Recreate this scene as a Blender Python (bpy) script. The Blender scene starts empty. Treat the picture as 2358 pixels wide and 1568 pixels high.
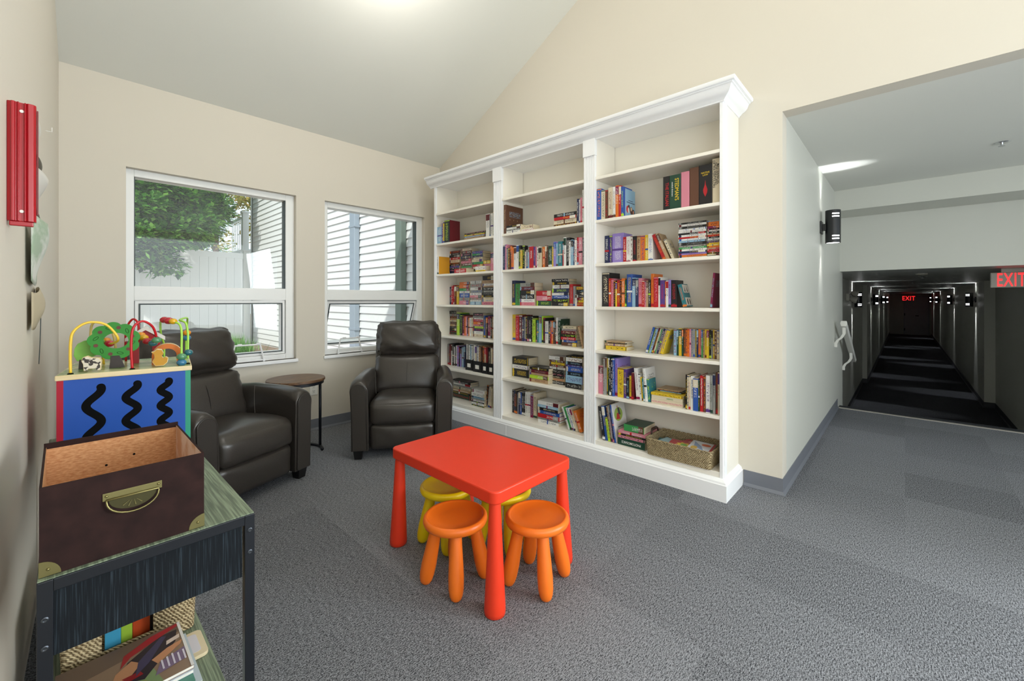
import bpy, bmesh, math, random
from mathutils import Vector, Matrix, Euler
random.seed(7)
SC = bpy.context.scene
COL = SC.collection
PI = math.pi

# ------------------------------------------------------------------ camera
VX, VY, HY = 2084.0, 142.0, 690.0            # vanishing points of the photograph (px), horizon row
FPX = math.sqrt((1179 - VY) * (VX - 1179))
YAW = math.atan((1179 - VY) / FPX)           # heading from +Y towards +X
CS, SN, CAMZ = math.cos(YAW), math.sin(YAW), 1.2
cam = bpy.data.cameras.new('camera'); camo = bpy.data.objects.new('camera', cam); COL.objects.link(camo)
cam.sensor_width = 36; cam.lens = FPX / 2358 * 36; cam.clip_start = .02; cam.clip_end = 200
cam.shift_y = -(784 - HY) / 2358
camo.location = (0, 0, CAMZ); camo.rotation_euler = (PI / 2, 0, -YAW)
SC.camera = camo

# ------------------------------------------------------------------ world, sun, big lights, exposure
W = bpy.data.worlds.new('sky'); SC.world = W; W.use_nodes = True
_n = W.node_tree.nodes; _l = W.node_tree.links
_n.clear()
_o = _n.new('ShaderNodeOutputWorld'); _b = _n.new('ShaderNodeBackground')
_b.inputs[0].default_value = (.80, .90, 1.0, 1); _b.inputs[1].default_value = 1.5
_l.new(_b.outputs[0], _o.inputs[0])

def lamp(name, kind, loc, energy, color=(1, 1, 1), rot=(0, 0, 0), **kw):
    d = bpy.data.lights.new(name, kind); d.energy = energy; d.color = color
    for k, v in kw.items(): setattr(d, k, v)
    o = bpy.data.objects.new(name, d); o.location = loc; o.rotation_euler = rot; COL.objects.link(o)
    return o
def aim(o, d):
    o.rotation_euler = Vector(d).to_track_quat('-Z', 'Y').to_euler()
_s = lamp('sun', 'SUN', (0, 0, 8), 3.3, (1, .96, .9), angle=.02); aim(_s, (1, .8, -1.5))
# daylight entering by the large windows in the wall behind the camera
_a = lamp('rear_daylight', 'AREA', (1.4, -3.02, 1.55), 50, (.92, .97, 1), shape='RECTANGLE', size=2.9, size_y=1.8); aim(_a, (0, 1, -.02))
_a = lamp('side_daylight', 'AREA', (3.0, -2.15, 1.4), 150, (.90, .97, 1), shape='RECTANGLE', size=1.6, size_y=1.7); aim(_a, (-1, .0, -.12))
_a = lamp('left_added_fill', 'AREA', (-.16, -1.6, 1.5), 20, (.90, .96, 1), shape='RECTANGLE', size=1.9, size_y=1.7); aim(_a, (1, .035, -.02))  # added fill towards the bookcase, from a made-up opening in the left wall
_a = lamp('lobby_daylight', 'AREA', (4.6, -2.98, 1.5), 5, (.86, .97, 1), shape='RECTANGLE', size=2.3, size_y=1.6); aim(_a, (0, 1, .05))
SC.view_settings.view_transform = 'Standard'; SC.view_settings.look = 'None'
SC.view_settings.exposure = 0.08; SC.view_settings.gamma = 1.0
SC.view_settings.use_curve_mapping = False

# ------------------------------------------------------------------ helpers
def lin(c):
    if isinstance(c, str):
        c = tuple(int(c[i:i + 2], 16) / 255 for i in (0, 2, 4))
    return tuple((x / 12.92 if x <= .04045 else ((x + .055) / 1.055) ** 2.4) for x in c) + (1,)
MC = {}
def mat(name, col, rough=.5, metal=0, spec=.5, bump=None, emit=None, coat=0):
    if name in MC: return MC[name]
    m = bpy.data.materials.new(name); m.use_nodes = True
    nt = m.node_tree; p = nt.nodes['Principled BSDF']
    p.inputs['Base Color'].default_value = lin(col); p.inputs['Roughness'].default_value = rough
    p.inputs['Metallic'].default_value = metal; p.inputs['Specular IOR Level'].default_value = spec
    if coat: p.inputs['Coat Weight'].default_value = coat; p.inputs['Coat Roughness'].default_value = .15
    if emit: p.inputs['Emission Color'].default_value = lin(emit[0]); p.inputs['Emission Strength'].default_value = emit[1]
    if bump:
        sc, st, dist = bump
        tc = nt.nodes.new('ShaderNodeTexCoord'); n = nt.nodes.new('ShaderNodeTexNoise'); n.inputs['Scale'].default_value = sc
        n.inputs['Detail'].default_value = 4
        b = nt.nodes.new('ShaderNodeBump'); b.inputs['Strength'].default_value = st; b.inputs['Distance'].default_value = dist
        nt.links.new(tc.outputs['Object'], n.inputs['Vector']); nt.links.new(n.outputs[0], b.inputs['Height'])
        nt.links.new(b.outputs[0], p.inputs['Normal'])
    MC[name] = m
    return m
class NT:
    def __init__(s, m): s.t = m.node_tree; s.p = s.t.nodes['Principled BSDF']
    def n(s, typ, **kw):
        x = s.t.nodes.new(typ)
        for k, v in kw.items():
            if k.startswith('i_'):
                key = k[2:]; key = int(key) if key.isdigit() else key.replace('_', ' ')
                x.inputs[key].default_value = v
            else: setattr(x, k, v)
        return x
    def l(s, a, b): s.t.links.new(a, b)
    def math(s, op, a, b=None, c=None):
        x = s.t.nodes.new('ShaderNodeMath'); x.operation = op
        for i, v in enumerate((a, b, c)):
            if v is None: continue
            if isinstance(v, (int, float)): x.inputs[i].default_value = v
            else: s.l(v, x.inputs[i])
        return x.outputs[0]
    def mix(s, f, a, b):
        x = s.t.nodes.new('ShaderNodeMix'); x.data_type = 'RGBA'
        for i, v in ((0, f), (6, a), (7, b)):
            if isinstance(v, (int, float)): x.inputs[i].default_value = v
            elif isinstance(v, tuple): x.inputs[i].default_value = v
            else: s.l(v, x.inputs[i])
        return x.outputs[2]
def grain(name, a, b, scale, rough=.5, vec='Object', thr=(.3, .7), bump=.15, detail=5, metal=0, dist=.002, spec=.5):
    """two-colour stretched noise (wood, weave, leather...)"""
    if name in MC: return MC[name]
    m = mat(name, a, rough, metal, spec); g = NT(m)
    tc = g.n('ShaderNodeTexCoord'); mp = g.n('ShaderNodeMapping'); mp.inputs['Scale'].default_value = scale
    g.l(tc.outputs[vec], mp.inputs[0]); n = g.n('ShaderNodeTexNoise', i_Scale=1.0, i_Detail=detail); g.l(mp.outputs[0], n.inputs['Vector'])
    r = g.n('ShaderNodeMapRange'); r.inputs[1].default_value = thr[0]; r.inputs[2].default_value = thr[1]; g.l(n.outputs[0], r.inputs[0])
    g.l(g.mix(r.outputs[0], lin(a), lin(b)), g.p.inputs['Base Color'])
    if bump:
        bm = g.n('ShaderNodeBump'); bm.inputs['Strength'].default_value = bump; bm.inputs['Distance'].default_value = dist
        g.l(n.outputs[0], bm.inputs['Height']); g.l(bm.outputs[0], g.p.inputs['Normal'])
    return m

class MB:
    """mesh builder; every face carries a material slot"""
    def __init__(s): s.v = []; s.f = []; s.m = []; s.mats = []
    def slot(s, m):
        if m not in s.mats: s.mats.append(m)
        return s.mats.index(m)
    def add(s, vs, fs, m, T=None):
        k = len(s.v); i = s.slot(m)
        s.v += [tuple(T @ Vector(v)) if T is not None else tuple(v) for v in vs]
        s.f += [tuple(k + j for j in f) for f in fs]; s.m += [i] * len(fs)
        return s
    def box(s, x0, x1, y0, y1, z0, z1, m, T=None):
        return s.add([(x0, y0, z0), (x1, y0, z0), (x1, y1, z0), (x0, y1, z0), (x0, y0, z1), (x1, y0, z1), (x1, y1, z1), (x0, y1, z1)],
                     [(0, 3, 2, 1), (4, 5, 6, 7), (0, 1, 5, 4), (1, 2, 6, 5), (2, 3, 7, 6), (3, 0, 4, 7)], m, T)
    def prism(s, pts, z0, z1, m, T=None):
        n = len(pts); vs = [(x, y, z0) for x, y in pts] + [(x, y, z1) for x, y in pts]
        fs = [tuple(range(n))[::-1], tuple(range(n, 2 * n))] + [(i, (i + 1) % n, n + (i + 1) % n, n + i) for i in range(n)]
        return s.add(vs, fs, m, T)
    def lathe(s, prof, m, T=None, n=24, cap=True):
        vs = []; fs = []
        for r, z in prof:
            for k in range(n): vs.append((r * math.cos(2 * PI * k / n), r * math.sin(2 * PI * k / n), z))
        for i in range(len(prof) - 1):
            for k in range(n):
                a = i * n + k; b = i * n + (k + 1) % n; fs.append((a, b, b + n, a + n))
        if cap:
            if prof[0][0] > 1e-5: fs.append(tuple(range(n))[::-1])
            if prof[-1][0] > 1e-5: fs.append(tuple(range((len(prof) - 1) * n, len(prof) * n)))
        return s.add(vs, fs, m, T)
    def tube(s, pts, r, m, n=8, closed=False, T=None):
        P = [Vector(p) for p in pts]; N = len(P); vs = []; fs = []
        up = None
        for i, p in enumerate(P):
            a = P[i - 1] if (i > 0 or closed) else P[i]; b = P[(i + 1) % N] if (i < N - 1 or closed) else P[i]
            t = (b - a).normalized()
            if up is None: up = Vector((0, 0, 1)) if abs(t.z) < .9 else Vector((1, 0, 0))
            sx = t.cross(up).normalized(); up = sx.cross(t).normalized()
            rr = r[i] if isinstance(r, (list, tuple)) else r
            for k in range(n):
                q = 2 * PI * k / n; vs.append(p + (sx * math.cos(q) + up * math.sin(q)) * rr)
        for i in range(N if closed else N - 1):
            for k in range(n):
                a = i * n + k; b = i * n + (k + 1) % n; c = ((i + 1) % N) * n
                fs.append((a, b, c + (k + 1) % n, c + k))
        if not closed: fs += [tuple(range(n))[::-1], tuple(range((N - 1) * n, N * n))]
        return s.add(vs, fs, m, T)
    def ball(s, c, r, m, n=14, T=None):
        prof = [(max(math.sin(PI * i / 8), 1e-6), -math.cos(PI * i / 8)) for i in range(9)]
        rx, ry, rz = r if isinstance(r, tuple) else (r, r, r)
        M = Matrix.Translation(c) @ Matrix.Diagonal((rx, ry, rz, 1))
        return s.lathe(prof, m, (T @ M) if T is not None else M, n, cap=False)
    def build(s, name, parent=None, smooth=False, bevel=0, seg=2, loc=None, rot=None, angle=35, subsurf=0):
        me = bpy.data.meshes.new(name); me.from_pydata(s.v, [], s.f)
        for m in s.mats: me.materials.append(m)
        me.polygons.foreach_set('material_index', s.m)
        if smooth is not False:
            me.polygons.foreach_set('use_smooth', [True] * len(s.f))
            if smooth != 'all':
                me.update(); bm = bmesh.new(); bm.from_mesh(me)
                bmesh.ops.remove_doubles(bm, verts=bm.verts, dist=1e-6)
                for e in bm.edges:
                    if len(e.link_faces) == 2 and e.calc_face_angle(0) > math.radians(angle): e.smooth = False
                bm.to_mesh(me); bm.free()
        me.update()
        o = bpy.data.objects.new(name, me); COL.objects.link(o)
        if parent: o.parent = parent
        if loc: o.location = loc
        if rot: o.rotation_euler = rot
        if bevel:
            b = o.modifiers.new('bevel', 'BEVEL'); b.width = bevel; b.segments = seg; b.limit_method = 'ANGLE'; b.angle_limit = .6
            b.harden_normals = False
        if subsurf:
            q = o.modifiers.new('sub', 'SUBSURF'); q.levels = subsurf; q.render_levels = subsurf
        return o
def thing(name, label, cat, loc=(0, 0, 0), rotz=0, group=None, rot=None):
    o = bpy.data.objects.new(name, None); COL.objects.link(o); o.empty_display_size = .05
    o.location = loc; o.rotation_euler = rot if rot else (0, 0, rotz)
    return tag(o, label, cat, group)
def tag(o, label, cat, group=None):
    o['label'] = label; o['category'] = cat
    if group: o['group'] = group
    return o
def struct(o): o['kind'] = 'structure'; return o
def pbox(hx, hy, hz, r, puff=(0, 0, 0), n=10, wrinkle=None):
    """rounded box with bulged faces, half sizes hx,hy,hz; returns verts, faces"""
    vs = []; fs = []; idx = {}
    H = (hx, hy, hz)
    def vert(p):
        key = tuple(round(q, 5) for q in p)
        if key in idx: return idx[key]
        P = [p[i] * H[i] for i in range(3)]
        q = [max(-(H[i] - r), min(H[i] - r, P[i])) for i in range(3)]
        d = Vector([P[i] - q[i] for i in range(3)])
        if d.length > 1e-9: d = d.normalized() * r
        o = [q[i] + d[i] for i in range(3)]
        a = [(1 - abs(p[i]) ** 2.5) for i in range(3)]
        o[0] += puff[0] * (1 if p[0] > 0 else -1) * a[1] * a[2] * abs(p[0]) ** 3
        o[1] += puff[1] * (1 if p[1] > 0 else -1) * a[0] * a[2] * abs(p[1]) ** 3
        o[2] += puff[2] * (1 if p[2] > 0 else -1) * a[0] * a[1] * abs(p[2]) ** 3
        if wrinkle: o = list(wrinkle(p, o))
        idx[key] = len(vs); vs.append(tuple(o)); return idx[key]
    def sp(i):                      # denser near the edges
        t = -1 + 2 * i / n; return math.sin(t * PI / 2) * .55 + t * .45
    for ax in range(3):
        for sgn in (-1, 1):
            for i in range(n):
                for j in range(n):
                    c = []
                    for di, dj in ((0, 0), (1, 0), (1, 1), (0, 1)):
                        p = [0, 0, 0]; p[ax] = sgn; p[(ax + 1) % 3] = sp(i + di); p[(ax + 2) % 3] = sp(j + dj); c.append(vert(p))
                    fs.append(tuple(c) if sgn > 0 else tuple(c[::-1]))
    return vs, fs
def yat(u, X):
    """world Y of the vertical plane X seen in image column u"""
    t = (u - 1179) / FPX
    return X * (CS - t * SN) / (SN + t * CS)
def text_mesh(s, size, ext=.0006, align='CENTER', spacing=1.0, sx=1.0, bold=.012):
    c = bpy.data.curves.new('t', 'FONT'); c.body = s; c.size = size; c.extrude = ext; c.align_x = align; c.align_y = 'CENTER'
    c.space_character = spacing; c.resolution_u = 3; c.offset = size * bold
    o = bpy.data.objects.new('t', c); COL.objects.link(o)
    bpy.context.view_layer.update()
    me = bpy.data.meshes.new_from_object(o.evaluated_get(bpy.context.evaluated_depsgraph_get()))
    bpy.data.objects.remove(o); bpy.data.curves.remove(c)
    if sx != 1: me.transform(Matrix.Diagonal((sx, 1, 1, 1)))
    return me
def text(name, s, size, m, parent, M, **kw):
    me = text_mesh(s, size, **kw); me.transform(M); me.materials.clear(); me.materials.append(m)
    o = bpy.data.objects.new(name, me); COL.objects.link(o); o.parent = parent
    return o
# text facing -X (reading left to right is +Y -> -Y seen from the room)
FACE = Matrix(((0, 0, -1, 0), (-1, 0, 0, 0), (0, 1, 0, 0), (0, 0, 0, 1)))

# ------------------------------------------------------------------ materials of the room
M_wall = mat('cream_paint', 'D9D2C4', .6, spec=.3, bump=(60, .06, .002))
M_hall = mat('wall_paint_cool_lit', 'D4D4CA', .45, spec=.4, bump=(60, .05, .002))  # the room's wall paint, with the hall's grey-green light put into the colour
M_ceil = mat('ceiling_paint', 'E4E4DC', .8, spec=.2, bump=(50, .05, .002))
M_white = mat('white_gloss_paint', 'FBFCFD', .38, spec=.45)
M_vinyl = mat('white_vinyl', 'F2F3F1', .35)
M_cove = mat('grey_cove_vinyl', '74777F', .4, spec=.4)
M_dark = mat('black_metal', '1B1E24', .38, metal=.3)
M_black = mat('matt_black', '08080A', .8, spec=.1)
M_chrome = mat('steel', 'C9CBCD', .25, metal=1)

def carpet(name, dark, light, k=1.0):
    m = mat(name, dark, .95, spec=.1); g = NT(m)
    geo = g.n('ShaderNodeNewGeometry')
    n1 = g.n('ShaderNodeTexNoise', i_Scale=230.0, i_Detail=3.0, i_Roughness=.65); g.l(geo.outputs['Position'], n1.inputs['Vector'])
    mp = g.n('ShaderNodeMapping'); mp.inputs['Scale'].default_value = (60, 330, 1); g.l(geo.outputs['Position'], mp.inputs[0])
    n2 = g.n('ShaderNodeTexNoise', i_Scale=1.0, i_Detail=2.0); g.l(mp.outputs[0], n2.inputs['Vector'])
    # carpet tiles: half a metre square, every tile a touch lighter or darker, quarter turned
    sx = g.n('ShaderNodeSeparateXYZ'); g.l(geo.outputs['Position'], sx.inputs[0])
    fx = g.math('FLOOR', g.math('DIVIDE', sx.outputs[0], .5)); fy = g.math('FLOOR', g.math('DIVIDE', sx.outputs[1], .5))
    cb = g.n('ShaderNodeCombineXYZ'); g.l(fx, cb.inputs[0]); g.l(fy, cb.inputs[1])
    wn = g.n('ShaderNodeTexWhiteNoise', noise_dimensions='3D'); g.l(cb.outputs[0], wn.inputs['Vector'])
    v = g.math('ADD', g.math('MULTIPLY', n1.outputs[0], .65), g.math('MULTIPLY', n2.outputs[0], .35))
    v = g.math('ADD', v, g.math('MULTIPLY', g.math('SUBTRACT', wn.outputs[0], .5), .03))
    r = g.n('ShaderNodeMapRange'); r.inputs[1].default_value = .41; r.inputs[2].default_value = .59; g.l(v, r.inputs[0])
    g.l(g.mix(r.outputs[0], lin(dark), lin(light)), g.p.inputs['Base Color'])
    b = g.n('ShaderNodeBump'); b.inputs['Strength'].default_value = .5; b.inputs['Distance'].default_value = .004
    g.l(v, b.inputs['Height']); g.l(b.outputs[0], g.p.inputs['Normal'])
    return m
M_carpet = carpet('grey_loop_carpet', '2F3034', '999BA0')
M_carpet2 = carpet('dark_loop_carpet', '26272A', '4E4F53')

# ------------------------------------------------------------------ room shell
XB, YW = 3.02, 3.98                 # bookcase wall, window wall
YO = .55                            # left jamb of the corridor opening
ZO = 2.355                          # its head
SL = .536                           # ceiling pitch
RY = .5                             # ridge
zc = lambda y: 2.735 + SL * (YW - y) if y > RY else 2.735 + SL * (YW - RY) - SL * (RY - y)
YR = -3.15
kx = lambda y: -.013 - .035 * (YW - y)          # left wall, two degrees out of square
def one(name, fn, **kw):
    b = MB(); fn(b); return b.build(name, **kw)
struct(one('floor', lambda b: b.box(-.6, 5.90, YR - .1, YW + .02, -.12, 0, M_carpet)))
# window wall with the two openings
W1 = (.307, 1.432, .675, 2.132); W2 = (1.686, 2.81, .675, 2.132)
def ww(b):
    T0, T1 = YW, YW + .16
    xs = [-.3, W1[0], W1[1], W2[0], W2[1], XB + .12]
    b.box(-.3, XB + .12, T0, T1, -.1, W1[2], M_wall); b.box(-.3, XB + .12, T0, T1, W1[3], 2.90, M_wall)
    for i in (0, 2, 4): b.box(xs[i], xs[i + 1], T0, T1, W1[2], W1[3], M_wall)
struct(one('wall_window', ww))
def wl(b):
    for y0, y1, z0, z1 in ((YW + .1, -.6, -.1, 4.8), (-.6, -2.6, -.1, .6), (-.6, -2.6, 2.4, 4.8), (-2.6, YR - .1, -.1, 4.8)):
        p = [(kx(y0) - .1, y0), (kx(y0), y0), (kx(y1), y1), (kx(y1) - .1, y1)]
        b.prism(p[::-1], z0, z1, M_wall)
struct(one('wall_left', wl))
def gable():
    b = MB()
    poly = [(YW, -.1), (YW, zc(YW)), (RY, zc(RY)), (YR, zc(YR)), (YR, -.1), (-1.13, -.1), (-1.13, ZO), (YO, ZO), (YO, -.1)]
    # split in convex pieces
    T = Matrix(((0, 0, 1, XB), (1, 0, 0, 0), (0, 1, 0, 0), (0, 0, 0, 1)))
    b.prism([(YO, -.1), (YW, -.1), (YW, zc(YW)), (YO, zc(YO))], 0, .12, M_wall, T)
    b.prism([(-1.13, ZO), (YO, ZO), (YO, zc(YO)), (RY, zc(RY)), (-1.13, zc(-1.13))], 0, .12, M_wall, T)
    b.prism([(YR, 2.3), (-1.13, 2.3), (-1.13, zc(-1.13)), (YR, zc(YR))], 0, .12, M_wall, T)
    b.box(XB, XB + .12, YR, -1.13, -.1, .5, M_wall); b.box(XB, XB + .12, YR, -3.0, .5, 2.3, M_wall); b.box(XB, XB + .12, -1.3, -1.13, .5, 2.3, M_wall)
    return b.build('wall_right')
struct(gable())
def rear(b):
    b.box(-.4, XB + .1, YR - .1, YR, -.1, .6, M_wall); b.box(-.4, XB + .1, YR - .1, YR, 2.5, 2.9, M_wall)
    b.box(-.4, -.1, YR - .1, YR, .6, 2.5, M_wall); b.box(2.9, XB + .1, YR - .1, YR, .6, 2.5, M_wall)
struct(one('wall_rear', rear))
def ceil(b):
    for y0, y1 in ((YW + .1, RY), (RY, YR - .1)):
        z0, z1 = (zc(YW) - SL * .1 if y0 > 3 else zc(y0)), (zc(y1) if y1 > YR else zc(YR) - SL * .1)
        b.add([(-.5, y0, z0), (XB, y0, z0), (XB, y1, z1), (-.5, y1, z1), (-.5, y0, z0 + .1), (XB, y0, z0 + .1), (XB, y1, z1 + .1), (-.5, y1, z1 + .1)],
              [(0, 3, 2, 1), (4, 5, 6, 7), (0, 1, 5, 4), (1, 2, 6, 5), (2, 3, 7, 6), (3, 0, 4, 7)], M_ceil)
struct(one('ceiling', ceil))

def cove(name, pts, z=.1, z0=0.0, m=None):
    """cove base: flat board with a small toe, swept along pts (plan), room side on the left of the path"""
    prof = [(0, z), (.004, z), (.004, .02), (.016, .004), (.016, 0), (0, 0)]
    b = MB(); m = m or M_cove
    P = [Vector(p) for p in pts]; nrm = []
    for i in range(len(P)):
        ds = []
        if i > 0: ds.append((P[i] - P[i - 1]).normalized())
        if i < len(P) - 1: ds.append((P[i + 1] - P[i]).normalized())
        ns = [Vector((-d.y, d.x)) for d in ds]
        q = sum(ns, Vector((0, 0)));
        q = q / (q.length ** 2) * len(ns) if len(ns) > 1 else q
        nrm.append(q)
    n = len(prof); vs = []
    for p, q in zip(P, nrm):
        for o, zz in prof: vs.append((p.x + q.x * o, p.y + q.y * o, zz + z0))
    fs = []
    for i in range(len(P) - 1):
        for k in range(n): fs.append((i * n + k, i * n + (k + 1) % n, (i + 1) * n + (k + 1) % n, (i + 1) * n + k))
    fs += [tuple(range(n)), tuple(range((len(P) - 1) * n, len(P) * n))[::-1]]
    b.add(vs, fs, m); return struct(b.build(name, smooth=True))
cove('baseboard_window', [(XB, YW), (0, YW)])
cove('baseboard_right', [(5.88, YO), (XB, YO), (XB, .765)])

# ------------------------------------------------------------------ windows
M_glass = bpy.data.materials.new('window_glass'); M_glass.use_nodes = True
g = M_glass.node_tree; g.nodes.clear()
_o = g.nodes.new('ShaderNodeOutputMaterial'); _t = g.nodes.new('ShaderNodeBsdfTransparent'); _g = g.nodes.new('ShaderNodeBsdfGlossy'); _x = g.nodes.new('ShaderNodeMixShader')
_t.inputs[0].default_value = (.96, .98, .97, 1); _g.inputs['Roughness'].default_value = .02; _x.inputs[0].default_value = .03
g.links.new(_t.outputs[0], _x.inputs[1]); g.links.new(_g.outputs[0], _x.inputs[2]); g.links.new(_x.outputs[0], _o.inputs[0])
M_gask = mat('dark_gasket', '3C4648', .5)
def frame_rect(b, x0, x1, z0, z1, w, y0, y1, m):
    b.box(x0, x1, y0, y1, z0, z0 + w, m); b.box(x0, x1, y0, y1, z1 - w, z1, m)
    b.box(x0, x0 + w, y0, y1, z0 + w, z1 - w, m); b.box(x1 - w, x1, y0, y1, z0 + w, z1 - w, m)
def window(n, Wd, opened):
    x0, x1, z0, z1 = Wd
    b = MB()
    fw = .05; y0, y1 = YW + .05, YW + .15
    b.box(x0, x0 + .047, y0, y1, z0, z1, M_vinyl); b.box(x1 - .07, x1, y0, y1, z0, z1, M_vinyl)
    b.box(x0 + .047, x1 - .07, y0, y1, z1 - .05, z1, M_vinyl)
    b.box(x0 + .047, x1 - .07, y0, y1, 1.195, 1.297, M_vinyl)
    b.box(x0 + .047, x1 - .07, y0, y1, z0, z0 + .045, M_vinyl)
    for (xa, xb) in ((x0 + .047, x0 + .053), (x1 - .076, x1 - .07)): b.box(xa, xb, y0 + .012, y1 - .02, 1.297, z1 - .05, M_gask)
    f = b.build('window_%d' % n, bevel=.003); struct(f)
    g = MB(); g.box(x0 + .047, x1 - .07, YW + .075, YW + .079, 1.297, z1 - .05, M_glass); g.build('upper_pane', f)
    # awning sash
    s = MB(); h = 1.195 - (z0 + .045) - .006; w0, w1 = x0 + .052, x1 - .075
    T = Matrix.Translation((0, YW + .09, 1.192)) @ Matrix.Rotation(math.radians(20 if opened else 0), 4, 'X')
    frame_rect(s, w0, w1, -h, 0, .03, -.03, .03, M_vinyl)
    frame_rect(s, w0 + .020, w1 - .020, -h + .020, -.020, .009, -.036, -.03, M_gask)
    for i in range(len(s.v)): s.v[i] = tuple(T @ Vector(s.v[i]))
    so = s.build('awning_sash', f)
    p = MB(); p.box(w0 + .03, w1 - .03, -.003, .003, -h + .03, -.03, M_glass, T); p.build('pane', so)
    if opened:
        a = MB()
        for xx in (w0 + .012, w1 - .012):
            a.tube([(xx, YW + .11, .95), (xx, YW + .19, .80)], .004, M_gask, 6)
            a.tube([(xx, YW + .10, 1.12), (xx, YW + .21, .90)], .004, M_gask, 6)
        a.build('sash_arm', f)
    # drywall return is the wall itself; stool board
    q = MB(); q.box(x0 - .012, x1 + .012, YW - .022, YW + .05, z0 - .028, z0, M_white); q.build('window_sill', f, bevel=.004)
    # folding operator frame standing on the stool
    xo = x0 + .63 if n == 1 else x0 + .135
    k = MB(); yb = YW + .022
    pts = [(xo, yb, z0 + .012), (xo + .028, yb + .006, z0 + .145), (xo + .215, yb + .006, z0 + .145), (xo + .243, yb, z0 + .012)]
    for i in range(4):
        a, c = Vector(pts[i]), Vector(pts[(i + 1) % 4]); k.tube([a, c], .0065, M_white, 8)
    for xx in (xo + .05, xo + .19): k.box(xx, xx + .03, yb - .002, yb + .012, z0 + .148, z0 + .158, M_white)
    k.box(xo - .004, xo + .012, yb - .008, yb + .008, z0 + .001, z0 + .02, M_white); k.box(xo + .234, xo + .25, yb - .008, yb + .008, z0 + .001, z0 + .02, M_white)
    k.build('operator_handle', f)
    return f
window(1, W1, False); window(2, W2, True)
# rear window (behind the camera)
b = MB(); frame_rect(b, -.1, 2.9, .6, 2.5, .05, YR - .08, YR - .02, M_vinyl); b.box(1.38, 1.42, YR - .08, YR - .02, .65, 2.45, M_vinyl)
struct(b.build('window_3'))
b = MB(); T_ = Matrix(((0, 1, 0, 0), (1, 0, 0, 0), (0, 0, 1, 0), (0, 0, 0, 1)))
frame_rect(b, -2.6, -.6, .6, 2.4, .05, kx(-1.6) - .09, kx(-1.6) - .04, M_vinyl); b.v = [tuple(T_ @ Vector(v)) for v in b.v]; struct(b.build('window_4'))  # unseen left window, added only to go with the left fill light
b = MB(); frame_rect(b, -3.0, -1.3, .5, 2.3, .05, XB + .03, XB + .08, M_vinyl); b.v = [tuple(T_ @ Vector(v)) for v in b.v]; struct(b.build('window_5'))

# ------------------------------------------------------------------ ceiling lamps (out of frame)
M_lampglass = mat('lamp_glass', 'FFF6E8', .4, emit=('FFF1DC', 4.0))
for i, (x, y, e) in enumerate(((1.45, 2.3, 14), (1.45, .1, 17))):
    z = zc(y)
    t = thing('ceiling_lamp', ['round white flush lamp on ceiling slope towards windows', 'round white flush lamp near ceiling ridge'][i], 'lamp', (x, y, z - .02), rot=(-math.atan(SL) if y > RY else math.atan(SL), 0, 0))
    one('base', lambda b: b.lathe([(.17, 0), (.17, -.03), (.15, -.035)], M_white, n=32), parent=t, smooth=True)
    one('lamp_shade', lambda b: b.lathe([(.15, -.035), (.14, -.07), (.1, -.1), (.04, -.115), (1e-5, -.118)], M_lampglass, n=32, cap=False), parent=t, smooth='all')
    lamp('lamp_light', 'POINT', (x, y, z - .32), e, (1, .96, .90), shadow_soft_size=.15)

# ------------------------------------------------------------------ hall and corridor behind the opening
XH, XJ, XN = 5.63, 6.15, 5.90
ZC, ZF = 1.525, -.67                # corridor ceiling / floor (three feet lower)
def wall_box(name, x0, x1, y0, y1, z0, z1, m=M_hall): return struct(one(name, lambda b: b.box(x0, x1, y0, y1, z0, z1, m)))
wall_box('wall_hall_left', XB + .12, 6.42, YO, YO + .12, ZF, ZO)
wall_box('wall_hall_right', 6.15, 10.9, -1.30, -1.13, ZF, ZO)
wall_box('wall_lobby', 6.0, 6.15, YR, -1.13, 0, ZO)
struct(one('wall_lobby_rear', lambda b: (b.box(XB + .12, 6.15, YR - .1, YR, 0, .6, M_hall), b.box(XB + .12, 6.15, YR - .1, YR, 2.3, ZO, M_hall), b.box(XB + .12, 3.4, YR - .1, YR, .6, 2.3, M_hall), b.box(5.8, 6.15, YR - .1, YR, .6, 2.3, M_hall))))
wall_box('ceiling_hall', XB + .12, XH + .05, YR - .1, YO + .12, ZO, ZO + .1, M_ceil)
struct(one('wall_header_upper', lambda b: b.box(XH, XH + .1, YR, YO, 2.14, ZO, M_hall)))
struct(one('wall_header_soffit', lambda b: b.box(XH + .1, XJ, YR, YO, 2.14, 2.2, M_hall)))
struct(one('wall_header_lower', lambda b: b.box(XJ, XJ + .12, -1.3, YO, ZC + .0005, 2.2, M_hall)))
struct(one('ceiling_corridor', lambda b: b.box(XJ + .0005, 31.2, -1.35, .9, ZC, ZC + .1, mat('corridor_ceiling_paint', 'B9BAB6', .35, spec=.5))))
struct(one('floor_corridor', lambda b: b.box(6.7, 31.2, -1.35, .9, ZF - .1, ZF, M_carpet2)))
def steps(b):
    for i in range(1, 4): b.box(XN + .2 * i, XN + .2 * (i + 1) + (.0 if i < 3 else .02), -1.13, YO, ZF - .05, -ZF * i / 4 * -1, M_carpet2)
    b.box(XN, XN + .2, -1.13, YO, ZF - .05, -.012, M_carpet2)
struct(one('floor_steps', steps))
n_ = one('stair_nosing', lambda b: b.box(XN - .03, XN + .012, -1.13, YO, -.012, .006, mat('aluminium_strip', 'C9C5BC', .35, metal=.6)), bevel=.002)
n_.name = 'trim_1'; struct(n_)
XL = 12.3; XR = 10.9
wall_box('wall_corridor_left', 6.42, XL, .70, .82, ZF, ZC)
wall_box('wall_corridor_left_far', XL, 31.2, .62, .82, ZF, ZC)
wall_box('wall_hall_return', 6.30, 6.42, YO + .12, .82, ZF, 2.2)
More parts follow.
